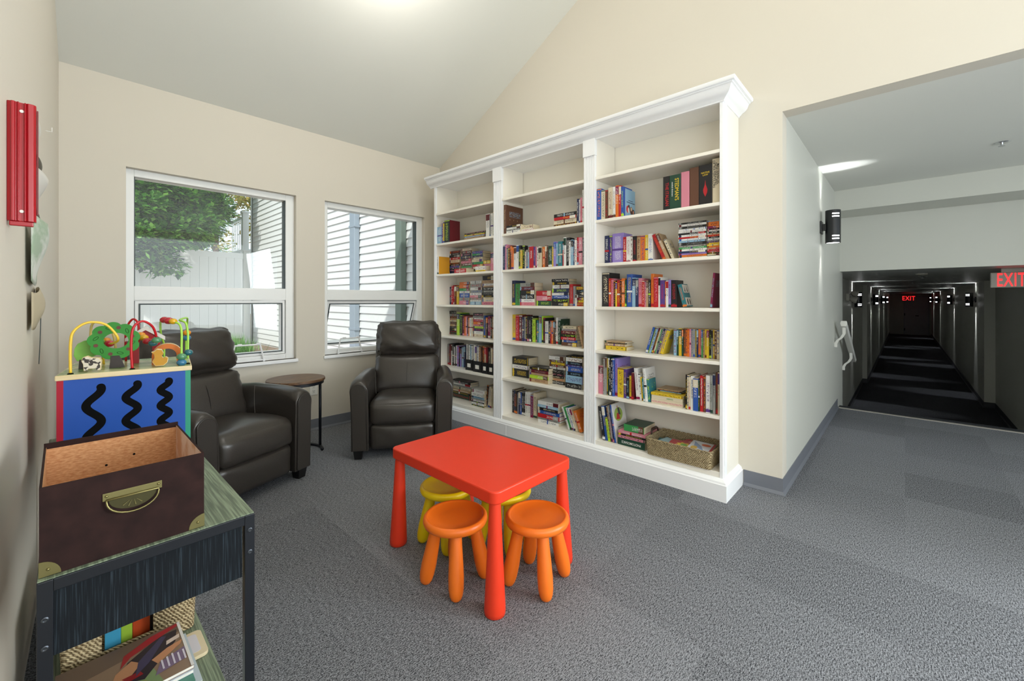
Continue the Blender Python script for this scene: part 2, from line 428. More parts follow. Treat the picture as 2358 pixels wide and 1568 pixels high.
wall_box('wall_corridor_right', XR, 31.2, -1.3, -1.0, ZF, ZC)
wall_box('wall_end', 31.0, 31.2, -1.3, .9, ZF, ZC + .1)
M_cove2 = mat('dark_cove_vinyl', '3A3B40', .5)
cove('baseboard_corridor_left', [(31, .62), (XL, .62), (XL, .70), (6.42, .70)], z0=ZF, m=M_cove2)
cove('baseboard_corridor_right', [(6.7, -1.13), (XR, -1.13), (XR, -1.0), (31, -1.0)], z0=ZF, m=M_cove2)
# end door
M_door = mat('pale_door_paint', 'C9CACB', .5)
def door():
    f = MB(); frame_rect(f, -.94, .06, ZF - .05, 1.40, .05, 0, .05, mat('door_frame_paint', 'BDBEC0', .5))
    T = Matrix(((0, -1, 0, 31.0), (1, 0, 0, 0), (0, 0, 1, 0), (0, 0, 0, 1)))
    for i in range(len(f.v)): f.v[i] = tuple(T @ Vector(f.v[i]))
    d = f.build('door_1'); struct(d)
    one('door_leaf', lambda b: b.box(30.96, 31.0, -.89, .01, ZF + .01, 1.35, M_door), parent=d)
    one('lever_handle', lambda b: (b.box(30.90, 30.96, -.42, -.40, .33, .36, M_black), b.box(30.90, 30.92, -.53, -.40, .33, .36, M_black)), parent=d)
    for z in (-.45, .35, 1.15): one('hinge', lambda b: b.box(30.94, 30.96, .0, .035, z, z + .12, M_black), parent=d)
door()

M_led = mat('sconce_led', 'FFFFFF', .4, emit=('FFFFFF', 6))
M_sb = mat('sconce_black', '17181A', .35, spec=.5)
SCN = [0]
def sconce(x, yw, z, side, label, L=.285, near=False, e=6):
    """side = -1: on the wall whose room is towards -Y"""
    t = thing('wall_sconce', label, 'wall light', (x, yw, z), group='black cylinder sconces along the corridor')
    s = side; R = .055; yc = s * .088
    one('backplate', lambda b: b.box(-.055, .055, min(0, s * .014), max(0, s * .014), -.055, .055, M_sb), parent=t, bevel=.006)
    one('arm', lambda b: b.box(-.028, .028, min(s * .012, yc), max(s * .012, yc), -.028, .028, M_sb), parent=t)
    def cyl(b):
        b.lathe([(R, -L / 2), (R, L / 2), (R - .006, L / 2), (R - .006, L / 2 - .04), (1e-5, L / 2 - .04)], M_sb, Matrix.Translation((0, yc, 0)), 32, cap=False)
        b.lathe([(1e-5, -L / 2 + .04), (R - .006, -L / 2 + .04), (R - .006, -L / 2), (R, -L / 2)], M_sb, Matrix.Translation((0, yc, 0)), 32, cap=False)
    one('cylinder_body', cyl, parent=t, smooth=True)
    for q in (-1, 1):
        one('lens', lambda b: b.lathe([(1e-5, q * (L / 2 - .003)), (R - .007, q * (L / 2 - .003))], M_led, Matrix.Translation((0, yc, 0)), 24, cap=False), parent=t)
    # slots: curved strips on the side of the cylinder that faces the room
    for zz in (L / 2 - .034, L / 2 - .058, -L / 2 + .034, -L / 2 + .058):
        def slot(b):
            vs = []; fs = []; n = 8
            for k in range(n + 1):
                a = PI + (.0 + 1.0 * (k / n)) * (1 if s < 0 else -1)
                for h in (-.0048, .0048): vs.append(((R + .001) * math.cos(a), yc + (R + .001) * math.sin(a), zz + h))
            for k in range(n): fs.append((2 * k, 2 * k + 1, 2 * k + 3, 2 * k + 2))
            b.add(vs, fs, M_led)
        one('light_slot', slot, parent=t)
    for q in (-1, 1):
        l = lamp('sconce_spot', 'SPOT', (x, yw + yc, z + q * (L / 2 + .001)), e * (1 if q < 0 or near else 3), (.93, .97, 1), (PI if q > 0 else 0, 0, 0), spot_size=math.radians(84 if near or q < 0 else 172), spot_blend=.5, shadow_soft_size=.012)
        l.scale = (.5 if near else (.32 if q < 0 else .025), 1, 1)
for x, lb in ((4.62, 'large black cylinder sconce on pale wall beside corridor opening'),):
    sconce(x, YO, 1.84, -1, lb, near=True, e=7)
ZS = 1.20
for (x, y), lb in zip(((9.75, .70), (13.8, .62), (18.3, .62), (22.3, .62)), ('nearest', 'second', 'third', 'farthest')):
    sconce(x, y, ZS, -1, 'black cylinder sconce, %s along left wall of dark corridor' % lb, L=.27, e=34)
for (x, y), lb in zip(((12.05, -1.0), (16.95, -1.0), (23.2, -1.0), (28.4, -1.0)), ('nearest', 'second', 'third', 'farthest')):
    sconce(x, y, ZS, 1, 'black cylinder sconce, %s along right wall of dark corridor' % lb, L=.27, e=34)

M_exit = mat('exit_letters', 'FF3A3A', .4, emit=('FF2A2E', 1.1))
M_exbody = mat('exit_housing', 'B9B5AA', .5)
def exit_sign(x, y, z, w, h, label, mount, tx=.52, ty=.024):
    t = thing('exit_sign', label, 'sign', (x, y, z))
    one('housing', lambda b: b.box(0, .05, -w / 2, w / 2, -h / 2, h / 2, M_exbody), parent=t, bevel=.008)
    if mount: one('ceiling_mount', lambda b: b.box(.005, .045, -.09, .09, h / 2, ZC - z - .0005, M_exbody), parent=t, bevel=.003)
    text('letters', 'EXIT', h * 1.25, M_exit, t, Matrix.Translation((-.001, ty, -h * .03)) @ FACE, ext=.001, spacing=1.10, sx=tx * .88, bold=.010)
exit_sign(6.7, -.825, 1.405, .33, .158, 'red lit EXIT sign hanging at the mouth of the corridor', True)
exit_sign(30.7, -.14, 1.27, .52, .26, 'small red EXIT sign above the far end door', True, tx=.8, ty=0)

# handrail going down the steps
t = thing('handrail', 'white handrail on two curved brackets descending beside the steps', 'handrail', (5.6, .47, .95))
M_rail = mat('handrail_paint', 'E6E4DC', .4)
dr = Vector((1.15, 0, -.50))
def rail(b):
    T = Matrix.Translation((0, 0, 0)); d = dr.normalized(); u = Vector((0, 1, 0)); w = d.cross(u)
    pr = [(-.022, -.03), (.022, -.03), (.03, .0), (.024, .03), (-.024, .03), (-.03, 0)]
    vs = []
    for k in (0, 1): vs += [Vector((0, 0, 0)) + dr * k + u * a - w * c * -1 for a, c in pr]
    fs = [(i, (i + 1) % 6, 6 + (i + 1) % 6, 6 + i) for i in range(6)] + [(5, 4, 3, 2, 1, 0), tuple(range(6, 12))]
    b.add(vs, fs, M_rail)
one('rail', rail, parent=t, bevel=.003)
for k in (.04, .72):
    def br(b):
        p = dr * k; pts = [(0, -.02), (.0, -.09), (.02, -.13), (.055, -.165), (.07, -.20), (.07, -.235)]
        L = []; w = .02
        for (a, c) in pts: L.append((a, c))
        for i in range(len(L) - 1):
            (a0, c0), (a1, c1) = L[i], L[i + 1]
            b.add([(p.x - w, a0 - .013, p.z + c0), (p.x + w, a0 - .013, p.z + c0), (p.x + w, a0 + .013, p.z + c0), (p.x - w, a0 + .013, p.z + c0),
                   (p.x - w, a1 - .013, p.z + c1), (p.x + w, a1 - .013, p.z + c1), (p.x + w, a1 + .013, p.z + c1), (p.x - w, a1 + .013, p.z + c1)],
                  [(0, 1, 2, 3), (7, 6, 5, 4), (0, 4, 5, 1), (1, 5, 6, 2), (2, 6, 7, 3), (3, 7, 4, 0)], M_rail)
    one('bracket', br, parent=t)
# emergency twin-head light, sprinklers, detectors
t = thing('emergency_light', 'beige twin-head emergency light on left corridor wall', 'light', (8.75, .70, 1.24))
M_beige = mat('beige_plastic', 'A9A598', .45)
one('housing', lambda b: b.box(-.12, .12, -.05, 0, -.06, .06, M_beige), parent=t, bevel=.01)
for q in (-.09, .09):
    one('lamp_head', lambda b: b.lathe([(.02, -.05), (.045, -.02), (.055, .03), (.05, .045)], M_beige, Matrix.Translation((q, -.1, .06 * (1 if q > 0 else -.6))) @ Matrix.Rotation(1.9, 4, 'X'), 16), parent=t, smooth=True)
for (x, y, z, lb, c) in ((4.72, -.52, ZO, 'chrome sprinkler head on flat ceiling of opening', 0), (8.2, -.18, ZC, 'small sprinkler on corridor ceiling near the first sconces', 0), (10.6, -.1, ZC, 'small sprinkler deeper in the dark corridor ceiling', 0), (7.3, -.15, ZC, 'flat disc detector on corridor ceiling behind the header', 1)):
    if c: tag(one('smoke_detector', lambda b: b.lathe([(.055, 0), (.055, -.012), (.04, -.02)], M_beige, n=24), loc=(x, y, z - .0005), smooth=True), lb, 'detector')
    else:
        t = thing('sprinkler_head', lb, 'sprinkler', (x, y, z))
        one('escutcheon', lambda b: b.lathe([(.045, -.0005), (.04, -.006), (.012, -.008)], M_chrome, n=24), parent=t, smooth=True)
        one('deflector', lambda b: (b.lathe([(.008, -.008), (.008, -.025)], M_chrome, n=10), b.lathe([(.018, -.025), (.018, -.028)], M_chrome, n=16)), parent=t)

# ------------------------------------------------------------------ bookcase
XF = 2.70                            # face of stiles
BAYS = [(3.629, 2.751), (2.651, 1.775), (1.68, .815)]
SZ = [2.11, 1.79, 1.467, 1.148, .826, .498, .160]
bk = thing('built_in_bookcase', 'white built-in bookcase with three bays, fluted pilasters and crown molding', 'bookcase', (XF, 2.2, 0))
def bpart(name, fn, **kw):
    b = MB(); fn(b)
    b.v = [(x - XF, y - 2.2, z) for x, y, z in b.v]
    return b.build(name, bk, **kw)
YL, YRt = 3.655, .795                # outer ends
M_shelfwarm = mat('white_paint_warm_lit', 'F9F4E8', .35, spec=.5)  # bookcase white, with the warmer light inside put into the colour
bpart('back_panel', lambda b: b.box(2.995, XB - .001, YRt, YL, 0, 2.42, mat('white_paint_warm_lit', 'F9F4E8', .35, spec=.5)))
for (a, c), nm in zip(((YL, 3.629), (2.722, 2.680), (1.748, 1.707), (.815, YRt)), range(4)):
    bpart('side_panel', lambda b: b.box(XF + .02, 2.995, c, a, .0, 2.42, M_shelfwarm))
bpart('stile', lambda b: b.box(XF, XF + .02, 3.629, YL, .11, 2.40, M_white))
bpart('stile', lambda b: (b.box(XF, XF + .02, YRt, .815, .11, 2.40, M_white), b.box(XF + .02, 2.75, YRt - .008, YRt, .11, 2.4, M_white)), bevel=.002)
def pilaster(y0, y1):
    def f(b):
        w = y1 - y0; n = 5; pts = [(XF + .02, y1), (XF + .02, y0), (XF - .004, y0)]
        m = .012; g = (w - 2 * m) / n
        pts.append((XF - .004, y0 + m))
        for k in range(n):
            a = y0 + m + k * g
            for q in range(7):
                th = PI * q / 6
                if n: pts.append((XF - .004 + .007 * math.sin(th), a + g * .12 + (g * .76) * (1 - math.cos(th)) / 2))
        pts += [(XF - .004, y1 - m), (XF - .004, y1)]
        b.prism(pts[::-1], .11, 2.272, M_white)
        b.box(XF - .012, XF + .02, y0 - .004, y1 + .004, 2.272, 2.40, M_white)
    bpart('fluted_pilaster', f)
pilaster(2.651, 2.751); pilaster(1.68, 1.775)
# closed sides behind pilasters
for (a, c) in BAYS:
    for i, z in enumerate(SZ[:-1]):
        bpart('shelf', lambda b: b.box(XF + .004, 2.995, c + (0 if c > 2.7 or c < 1 else 0), a, z - .022, z, M_shelfwarm), bevel=.003)
    bpart('bottom_deck', lambda b: b.box(XF + .004, 2.995, c, a, .128, .160, M_shelfwarm), bevel=.003)
    bpart('top_board', lambda b: b.box(XF + .004, 2.995, c, a, 2.40, 2.42, M_white))
# fill between bays (double partitions)
bpart('partition_face', lambda b: (b.box(XF + .02, 2.99, 2.722, 2.751, 0, 2.42, M_shelfwarm), b.box(XF + .02, 2.99, 2.651, 2.680, 0, 2.42, M_shelfwarm),
      b.box(XF + .02, 2.99, 1.748, 1.775, 0, 2.42, M_shelfwarm), b.box(XF + .02, 2.99, 1.68, 1.707, 0, 2.42, M_shelfwarm)))
def sweep(b, path, prof, m):
    """path corner points in plan, room side to the left"""
    P = [Vector(p) for p in path]; n = len(prof); vs = []; fs = []
    for i, p in enumerate(P):
        ns = []
        if i > 0: d = (p - P[i - 1]).normalized(); ns.append(Vector((-d.y, d.x)))
        if i < len(P) - 1: d = (P[i + 1] - p).normalized(); ns.append(Vector((-d.y, d.x)))
        q = ns[0] if len(ns) == 1 else (ns[0] + ns[1]) / (1 + ns[0].dot(ns[1]))
        for o, z in prof: vs.append((p.x + q.x * o, p.y + q.y * o, z))
    for i in range(len(P) - 1):
        for k in range(n): fs.append((i * n + k, (i + 1) * n + k, (i + 1) * n + (k + 1) % n, i * n + (k + 1) % n)[::-1])
    fs += [tuple(range(n)), tuple(range((len(P) - 1) * n, len(P) * n))[::-1]]
    b.add(vs, fs, m)
path = [(XB - .001, YRt), (XF, YRt), (XF, YL + .005)]
crown = [(-.01, 2.385), (.006, 2.385), (.008, 2.392), (.012, 2.396), (.018, 2.402), (.026, 2.409), (.036, 2.414), (.046, 2.422), (.053, 2.433), (.058, 2.445), (.062, 2.455), (.070, 2.458), (.070, 2.464),
         (.082, 2.466), (.086, 2.474), (.086, 2.488), (-.01, 2.488)]
path = [(XF, YL + .06), (XF, YRt), (XB - .001, YRt)]
# left of travel must be the room: travelling -Y the room (-X) lies to the right, so mirror the path
path = path[::-1]
bpart('crown_molding', lambda b: sweep(b, path, crown, M_white), smooth=True, angle=28)
plinth = [(-.02, 0), (.030, 0), (.030, .098), (.024, .102), (.022, .112), (.012, .122), (.004, .128), (-.02, .128)]
path2 = [(XB - .001, YRt + .003), (XF, YRt + .003), (XF, YL + .005)]
bpart('plinth', lambda b: sweep(b, path2, plinth, M_white), smooth=True, angle=28)

# ------------------------------------------------------------------ recliners
M_lea = grain('brown_black_leather', '2D2926', '3A3530', (260, 260, 260), rough=.31, thr=(.3, .7), bump=.12, dist=.0008, spec=.6)
M_foot = mat('black_wood', '0E0D0D', .4)
M_thread = mat('seam_thread', '5E5A54', .6)
def recliner(label, cx, cy, ang):
    """forward is local -Y; cx, cy = middle of the front line of the arms"""
    t = thing('recliner', label, 'armchair', (cx, cy, 0), ang, 'matching leather recliners by the windows')
    Wd, Dp, aw, bz = .74, .80, .125, .07
    # arms: lofted along the depth, gently flared outwards, front panel with rounded head
    for s in (-1, 1):
        def arm(b):
            secs = []
            N = 16
            for y, zt, fl, wk in ((0, .570, .0, 1), (.012, .588, .0, 1.0), (.06, .604, .004, 1), (.2, .612, .004, .98), (.45, .612, .0, .96), (.70, .59, -.004, .95), (.79, .54, -.01, .9)):
                w = aw / 2 * wk; sec = [(-w, bz), (-w, zt * .55), (-w * 1.02 - .0, zt - .09)]
                for k in range(N + 1):
                    q = PI - PI * k / N; sec.append((w * 1.04 * math.cos(q) , zt - .062 + .062 * math.sin(q)))
                sec += [(w * 1.02, zt - .09), (w, zt * .55), (w, bz)]
                secs.append([(s * (Wd / 2 - aw / 2 + fl + (a * 1.0)) + s * .012 * max(0, (c - .3) / .3), y, c) for a, c in sec])
            n = len(secs[0]); vs = [v for sc in secs for v in sc]; fs = []
            for i in range(len(secs) - 1):
                for k in range(n): fs.append((i * n + k, i * n + (k + 1) % n, (i + 1) * n + (k + 1) % n, (i + 1) * n + k))
            fs += [tuple(range(n))[::-1], tuple(range((len(secs) - 1) * n, len(secs) * n))]
            if s < 0: fs = [f[::-1] for f in fs]
            b.add(vs, fs, M_lea)
        a = one('arm', arm, parent=t, smooth=True, angle=50)
        bv = a.modifiers.new('bevel', 'BEVEL'); bv.width = .012; bv.segments = 3; bv.limit_method = 'ANGLE'; bv.angle_limit = .9
        # front arm panel with its piping
        def panel(b, off=0):
            w = aw / 2 - .012; zt = .574; P = [(-w, bz + .01), (-w, zt - .06)] + [(w * math.cos(PI - PI * k / 12), zt - .055 + .05 * math.sin(PI - PI * k / 12)) for k in range(13)] + [(w, zt - .06), (w, bz + .01)]
            P = [(s * (Wd / 2 - aw / 2) + x + s * .012 * max(0, (z - .3) / .3), z) for x, z in P]
            T = Matrix(((1, 0, 0, 0), (0, 0, 1, -.004), (0, 1, 0, 0), (0, 0, 0, 1)))
            b.prism(P, -.004, .006, M_lea, T)
            return P
        pp = MB(); P = panel(pp); pan = pp.build('arm_front_panel', t, smooth=True)
        q = MB(); q.tube([(x, -.0065, z) for x, z in P], .0028, M_lea, 6); q.build('piping', pan, smooth='all')
        # a stitched seam across the inside of the arm
        q = MB(); xx = s * (Wd / 2 - aw - .004)
        q.tube([(xx + s * .012 * k, .36 + .02 * math.sin(k * 2), .42 + .19 * k) for k in [i / 8 for i in range(9)]], .0012, M_thread, 5); q.build('stitched_seam', a)
        for y in (.05, .68):
            one('foot', lambda b: b.add([(s * (Wd / 2 - .045) - .026, y - .022, .0), (s * (Wd / 2 - .045) + .026, y - .022, .0), (s * (Wd / 2 - .045) + .026, y + .03, .0), (s * (Wd / 2 - .045) - .026, y + .03, .0),
                 (s * (Wd / 2 - .045) - .036, y - .038, bz + .03), (s * (Wd / 2 - .045) + .036, y - .038, bz + .03), (s * (Wd / 2 - .045) + .036, y + .04, bz + .03), (s * (Wd / 2 - .045) - .036, y + .04, bz + .03)],
                 [(0, 3, 2, 1), (4, 5, 6, 7), (0, 1, 5, 4), (1, 2, 6, 5), (2, 3, 7, 6), (3, 0, 4, 7)], M_foot), parent=t)
    iw = Wd / 2 - aw                 # half inner width
    # body behind and below the seat
    one('base', lambda b: b.box(-iw - .02, iw + .02, .07, .76, bz + .01, .30, M_lea), parent=t, bevel=.015)
    # footrest panel
    def wr(p, o):
        o[1] += .003 * math.sin(9 * p[0] + 4 * p[2]) * (1 - p[2] ** 2); return o
    def foot(b):
        v, f = pbox(iw - .004, .05, .094, .03, (0, .014, .004), 12, wr); b.add(v, f, M_lea, Matrix.Translation((0, .068, .162)))
    one('footrest_panel', foot, parent=t, smooth='all')
    # seat cushion with waterfall front
    def ws(p, o):
        if p[1] < 0: o[2] -= .02 * p[1] ** 4
        o[2] += .002 * math.sin(11 * p[0]) * abs(p[1]) ** 3
        return o
    def seat(b):
        v, f = pbox(iw + .002, .285, .090, .05, (0, .016, .026), 14, ws); b.add(v, f, M_lea, Matrix.Translation((0, .285, .342)) @ Matrix.Rotation(-.06, 4, 'X'))
    st = one('seat', seat, parent=t, smooth='all')
    q = MB(); q.tube([(x * iw * .93, .062 - .01 * (1 - x * x), .408 + .020 * (1 - abs(x) ** 2.5)) for x in [-1 + i / 8 for i in range(17)]], .0022, M_lea, 6)
    q.build('seam', st, smooth='all')
    # back: shell, lower cushion, head cushion; leaning 14 degrees
    B = Matrix.Translation((0, .51, .385)) @ Matrix.Rotation(-.33, 4, 'X')
    def shell(b):
        pts = [(-iw - .005, -.2), (-iw - .045, .22), (-iw - .05, .56), (-iw - .01, .632), (-iw + .03, .64), (iw - .03, .64), (iw + .01, .632), (iw + .05, .56), (iw + .045, .22), (iw + .005, -.2)]
        T = B @ Matrix(((1, 0, 0, 0), (0, 0, 1, .03), (0, 1, 0, 0), (0, 0, 0, 1)))
        b.prism(pts, .03, .10, M_lea, T)
    one('back_shell', shell, parent=t, bevel=.02, seg=4, smooth=True)
    def wl_(p, o):
        o[1] += .006 * math.sin(26 * p[2]) * abs(p[0]) ** 6; o[0] *= 1 + .012 * math.sin(18 * p[2]) * abs(p[0]) ** 8
        return o
    def low(b):
        v, f = pbox(iw + .028, .075, .170, .05, (.006, .03, .004), 14, wl_); b.add(v, f, M_lea, B @ Matrix.Translation((0, -.005, .165)))
    lo = one('back_cushion', low, parent=t, smooth='all')
    q = MB(); q.tube([B @ Vector((0, -.005 - .075 - .032 * (1 - abs(k) ** 2.5) * 1.0 , .165 + .14 * k)) for k in [-1 + i / 8 for i in range(17)]], .0016, M_foot, 5); q.build('seam', lo)
    def wh(p, o):
        e = abs(p[0]) ** 5
        o[1] += .011 * math.sin(30 * p[2] + 6 * p[0]) * e; o[0] *= 1 - .03 * (1 + math.sin(22 * p[2])) * .5 * abs(p[0]) ** 8
        o[1] += .004 * math.sin(9 * p[0] + 7 * p[2])
        o[2] += .006 * math.sin(10 * p[0]) * abs(p[2]) ** 6
        return o
    def head(b):
        v, f = pbox(iw + .026, .082, .152, .06, (.010, .045, .006), 16, wh); b.add(v, f, M_lea, B @ Matrix.Translation((0, -.02, .485)))
    one('head_cushion', head, parent=t, smooth='all')
    return t
def cam_heading(fx, fy): return math.atan2(fy, fx) + PI / 2      # local -Y -> (fx, fy)
recliner('dark leather recliner beside activity cube, nearer the left window', .816, 2.825, cam_heading(.377, -.926))
recliner('dark leather recliner in the corner, between round table and bookcase', 1.76, 2.78, cam_heading(-.602, -.798))

# ------------------------------------------------------------------ round side table
M_wood = grain('walnut_top', '4A3424', '7A5B3E', (6, 60, 60), rough=.45, thr=(.3, .7), bump=.05)
t = thing('side_table', 'small round wooden side table on black C-shaped metal base', 'table', (1.248, 3.469, 0), .3)
one('tabletop', lambda b: b.lathe([(.200, .566), (.207, .570), (.207, .584), (.204, .588)], M_wood, n=64), parent=t, smooth=True)
def apr(b): b.lathe([(.198, .545), (.198, .566), (.188, .566), (.188, .545), (.198, .545)], M_dark, n=64, cap=False)
one('rim_frame', apr, parent=t, smooth=True)
pa = (1.434 - 1.248, 3.474 - 3.469)
R_ = Matrix.Rotation(-.3, 3, 'Z'); pv = R_ @ Vector((pa[0], pa[1], 0))
one('pole', lambda b: b.tube([(pv.x, pv.y, .555), (pv.x, pv.y, .016)], .011, M_dark, 12), parent=t, smooth='all')
def ring(b):
    a0 = math.atan2(pv.y, pv.x); r = pv.length
    b.tube([(r * math.cos(a), r * math.sin(a), .012) for a in [a0 - .5 + i * .1 for i in range(0, 42)]], .011, M_dark, 10)
one('base_ring', ring, parent=t, smooth='all')
q2 = (R_ @ Vector((-.17, .09, 0)))
one('pole', lambda b: b.tube([(q2.x, q2.y, .555), (q2.x, q2.y, .016)], .011, M_dark, 12), parent=t, smooth='all')
# outlet
t = thing('wall_outlet', 'white duplex power outlet low on wall under left window edge', 'outlet', (1.583, YW, .38))
M_plate = mat('outlet_plastic', 'EDEBE4', .4)
one('cover_plate', lambda b: b.box(-.035, .035, -.006, -.0002, -.058, .058, M_plate), parent=t, bevel=.003)
for dz in (-.022, .022):
    r_ = one('receptacle', lambda b: b.box(-.017, .017, -.009, -.006, dz - .015, dz + .015, M_plate), parent=t, bevel=.003)
    for dx in (-.007, .007): one('slot', lambda b: b.box(dx - .0013, dx + .0013, -.0095, -.009, dz - .001, dz + .009, M_black), parent=r_)
    one('slot', lambda b: b.box(-.002, .002, -.0095, -.009, dz - .010, dz - .005, M_black), parent=r_)

# ------------------------------------------------------------------ children's table and stools
M_red = mat('red_plastic', 'E63A1C', .38, spec=.45)
M_org = mat('orange_plastic', 'F0741C', .36, spec=.45)
M_yel = mat('yellow_plastic', 'F6D80C', .36, spec=.45)
TX0, TX1, TY0, TY1 = 1.103, 1.602, 1.118, 1.85
def rrect(x0, x1, y0, y1, r, n=8):
    P = []
    for cx, cy, a in ((x1 - r, y1 - r, 0), (x0 + r, y1 - r, PI / 2), (x0 + r, y0 + r, PI), (x1 - r, y0 + r, 1.5 * PI)):
        P += [(cx + r * math.cos(a + PI / 2 * k / n), cy + r * math.sin(a + PI / 2 * k / n)) for k in range(n + 1)]
    return P
t = thing('childrens_table', 'red plastic childrens table with rounded corners and conical legs', 'table', ((TX0 + TX1) / 2, (TY0 + TY1) / 2, 0))
hx, hy = (TX1 - TX0) / 2, (TY1 - TY0) / 2
one('tabletop', lambda b: b.prism(rrect(-hx, hx, -hy, hy, .034), .425, .475, M_red), parent=t, bevel=.006, seg=3, smooth=True)
for sx in (-1, 1):
    for sy in (-1, 1):
        def leg(b):
            n = 28; prof = [(.022, .425), (.0235, .40), (.0315, .22), (.040, .05), (.0415, .02), (.040, .004), (.034, 0)]
            vs = []; fs = []
            for r, z in prof:
                k = 1 - z / .425; cx = sx * (hx - .034 + .006 * k); cy = sy * (hy - .034 + .006 * k)
                for i in range(n): vs.append((cx + r * math.cos(2 * PI * i / n), cy + r * math.sin(2 * PI * i / n), z))
            for i in range(len(prof) - 1):
                for j in range(n): fs.append((i * n + j, (i + 1) * n + j, (i + 1) * n + (j + 1) % n, i * n + (j + 1) % n))
            fs.append(tuple(range((len(prof) - 1) * n, len(prof) * n))[::-1]); b.add(vs, fs, M_red)
        one('leg', leg, parent=t, smooth='all')
def stool(label, x, y, rot, m, grp):
    t = thing('childrens_stool', label, 'stool', (x, y, 0), rot, grp)
    prof = [(1e-5, .244), (.085, .244), (.118, .246), (.132, .253), (.137, .265), (.135, .277), (.128, .285), (.121, .286), (.117, .283), (.112, .279), (.06, .275), (1e-5, .274)]
    one('seat', lambda b: b.lathe(prof, m, n=48, cap=False), parent=t, smooth='all')
    for k in range(4):
        a = PI / 4 + k * PI / 2
        T = Matrix.Rotation(a, 4, 'Z') @ Matrix.Translation((.128, 0, 0)) @ Matrix.Rotation(-.20, 4, 'Y')
        pr = [(1e-5, 0.0), (.012, .001), (.021, .008), (.027, .022), (.0305, .045), (.0315, .085), (.029, .14), (.0255, .20), (.0235, .252)]
        one('leg', lambda b: b.lathe(pr, m, T, 20, cap=False), parent=t, smooth='all')
    return t
stool('orange plastic stool under the table, left of the nearest red leg', 1.150, 1.405, .12, M_org, 'low plastic stools around the red table')
stool('orange plastic stool under the table, right of the nearest red leg', 1.388, 1.150, .2, M_org, 'low plastic stools around the red table')
stool('yellow plastic stool under the table, behind the left orange stool', 1.316, 1.668, .1, M_yel, 'low plastic stools around the red table')
stool('yellow plastic stool under the table, behind the right orange stool', 1.478, 1.440, .3, M_yel, 'low plastic stools around the red table')

# ------------------------------------------------------------------ console shelf at the left wall
CX0, CX1, CY0, CY1, CZ = -.033, .335, 1.207, 2.42, .66
M_ctop = grain('grey_green_oak_laminate', '5F6B58', '8C9A80', (260, 7, 60), rough=.5, thr=(.4, .6), bump=.15)
M_cfront = grain('blue_black_oak_laminate', '0E1318', '3C4852', (420, 60, 9), rough=.75, thr=(.52, .85), bump=.1, spec=.2)
t = thing('console_shelf', 'black metal framed console with green grey laminate top by left wall', 'shelf', ((CX0 + CX1) / 2, (CY0 + CY1) / 2, 0))
ox, oy = (CX0 + CX1) / 2, (CY0 + CY1) / 2
def cp(name, *bx, m=M_dark, **kw):
    x0, x1, y0, y1, z0, z1 = bx
    return one(name, lambda b: b.box(x0 - ox, x1 - ox, y0 - oy, y1 - oy, z0, z1, m), parent=t, **kw)
L_ = .022
for x in (CX0, CX1 - L_):
    for y in (CY0, CY1 - L_): cp('leg', x, x + L_, y, y + L_, 0, CZ - .002, bevel=.0015)
cp('end_rail', CX0 + L_, CX1 - L_, CY0, CY0 + L_, CZ - .026, CZ - .002, bevel=.0015)
cp('end_rail', CX0 + L_, CX1 - L_, CY1 - L_, CY1, CZ - .026, CZ - .002, bevel=.0015)
cp('side_rail', CX1 - L_, CX1, CY0 + L_, CY1 - L_, CZ - .026, CZ - .004, bevel=.0015)
cp('side_rail', CX0, CX0 + L_, CY0 + L_, CY1 - L_, CZ - .026, CZ - .004, bevel=.0015)
cp('top_board', CX0 + .001, CX1 - .001, CY0 + .004, CY1 - .004, CZ - .003, CZ, m=M_ctop)
cp('end_panel', CX0 + L_, CX1 - L_ - .004, CY0 + .008, CY0 + .020, .505, CZ - .027, m=M_cfront)
cp('lower_shelf', CX0 + .004, CX1 - .018, CY0 + .02, CY1 - .02, .105, .12, m=M_ctop)
cp('lower_rail', CX0 + .004, CX1 - .004, CY0 + .002, CY0 + .018, .09, .104)
for x, z in ((CX1 - .011, .62), (CX1 - .011, .565), (CX0 + .011, .585), (CX0 + .011, .53)):
    one('bolt', lambda b: b.lathe([(.0055, 0), (.0055, .0012), (.0035, .0022), (.002, .001)], mat('dark_bolt', '4A4E54', .35, metal=.8), Matrix.Translation((x - ox, CY0 - oy - .0001, z)) @ Matrix.Rotation(PI / 2, 4, 'X'), 14), parent=t, smooth=True)

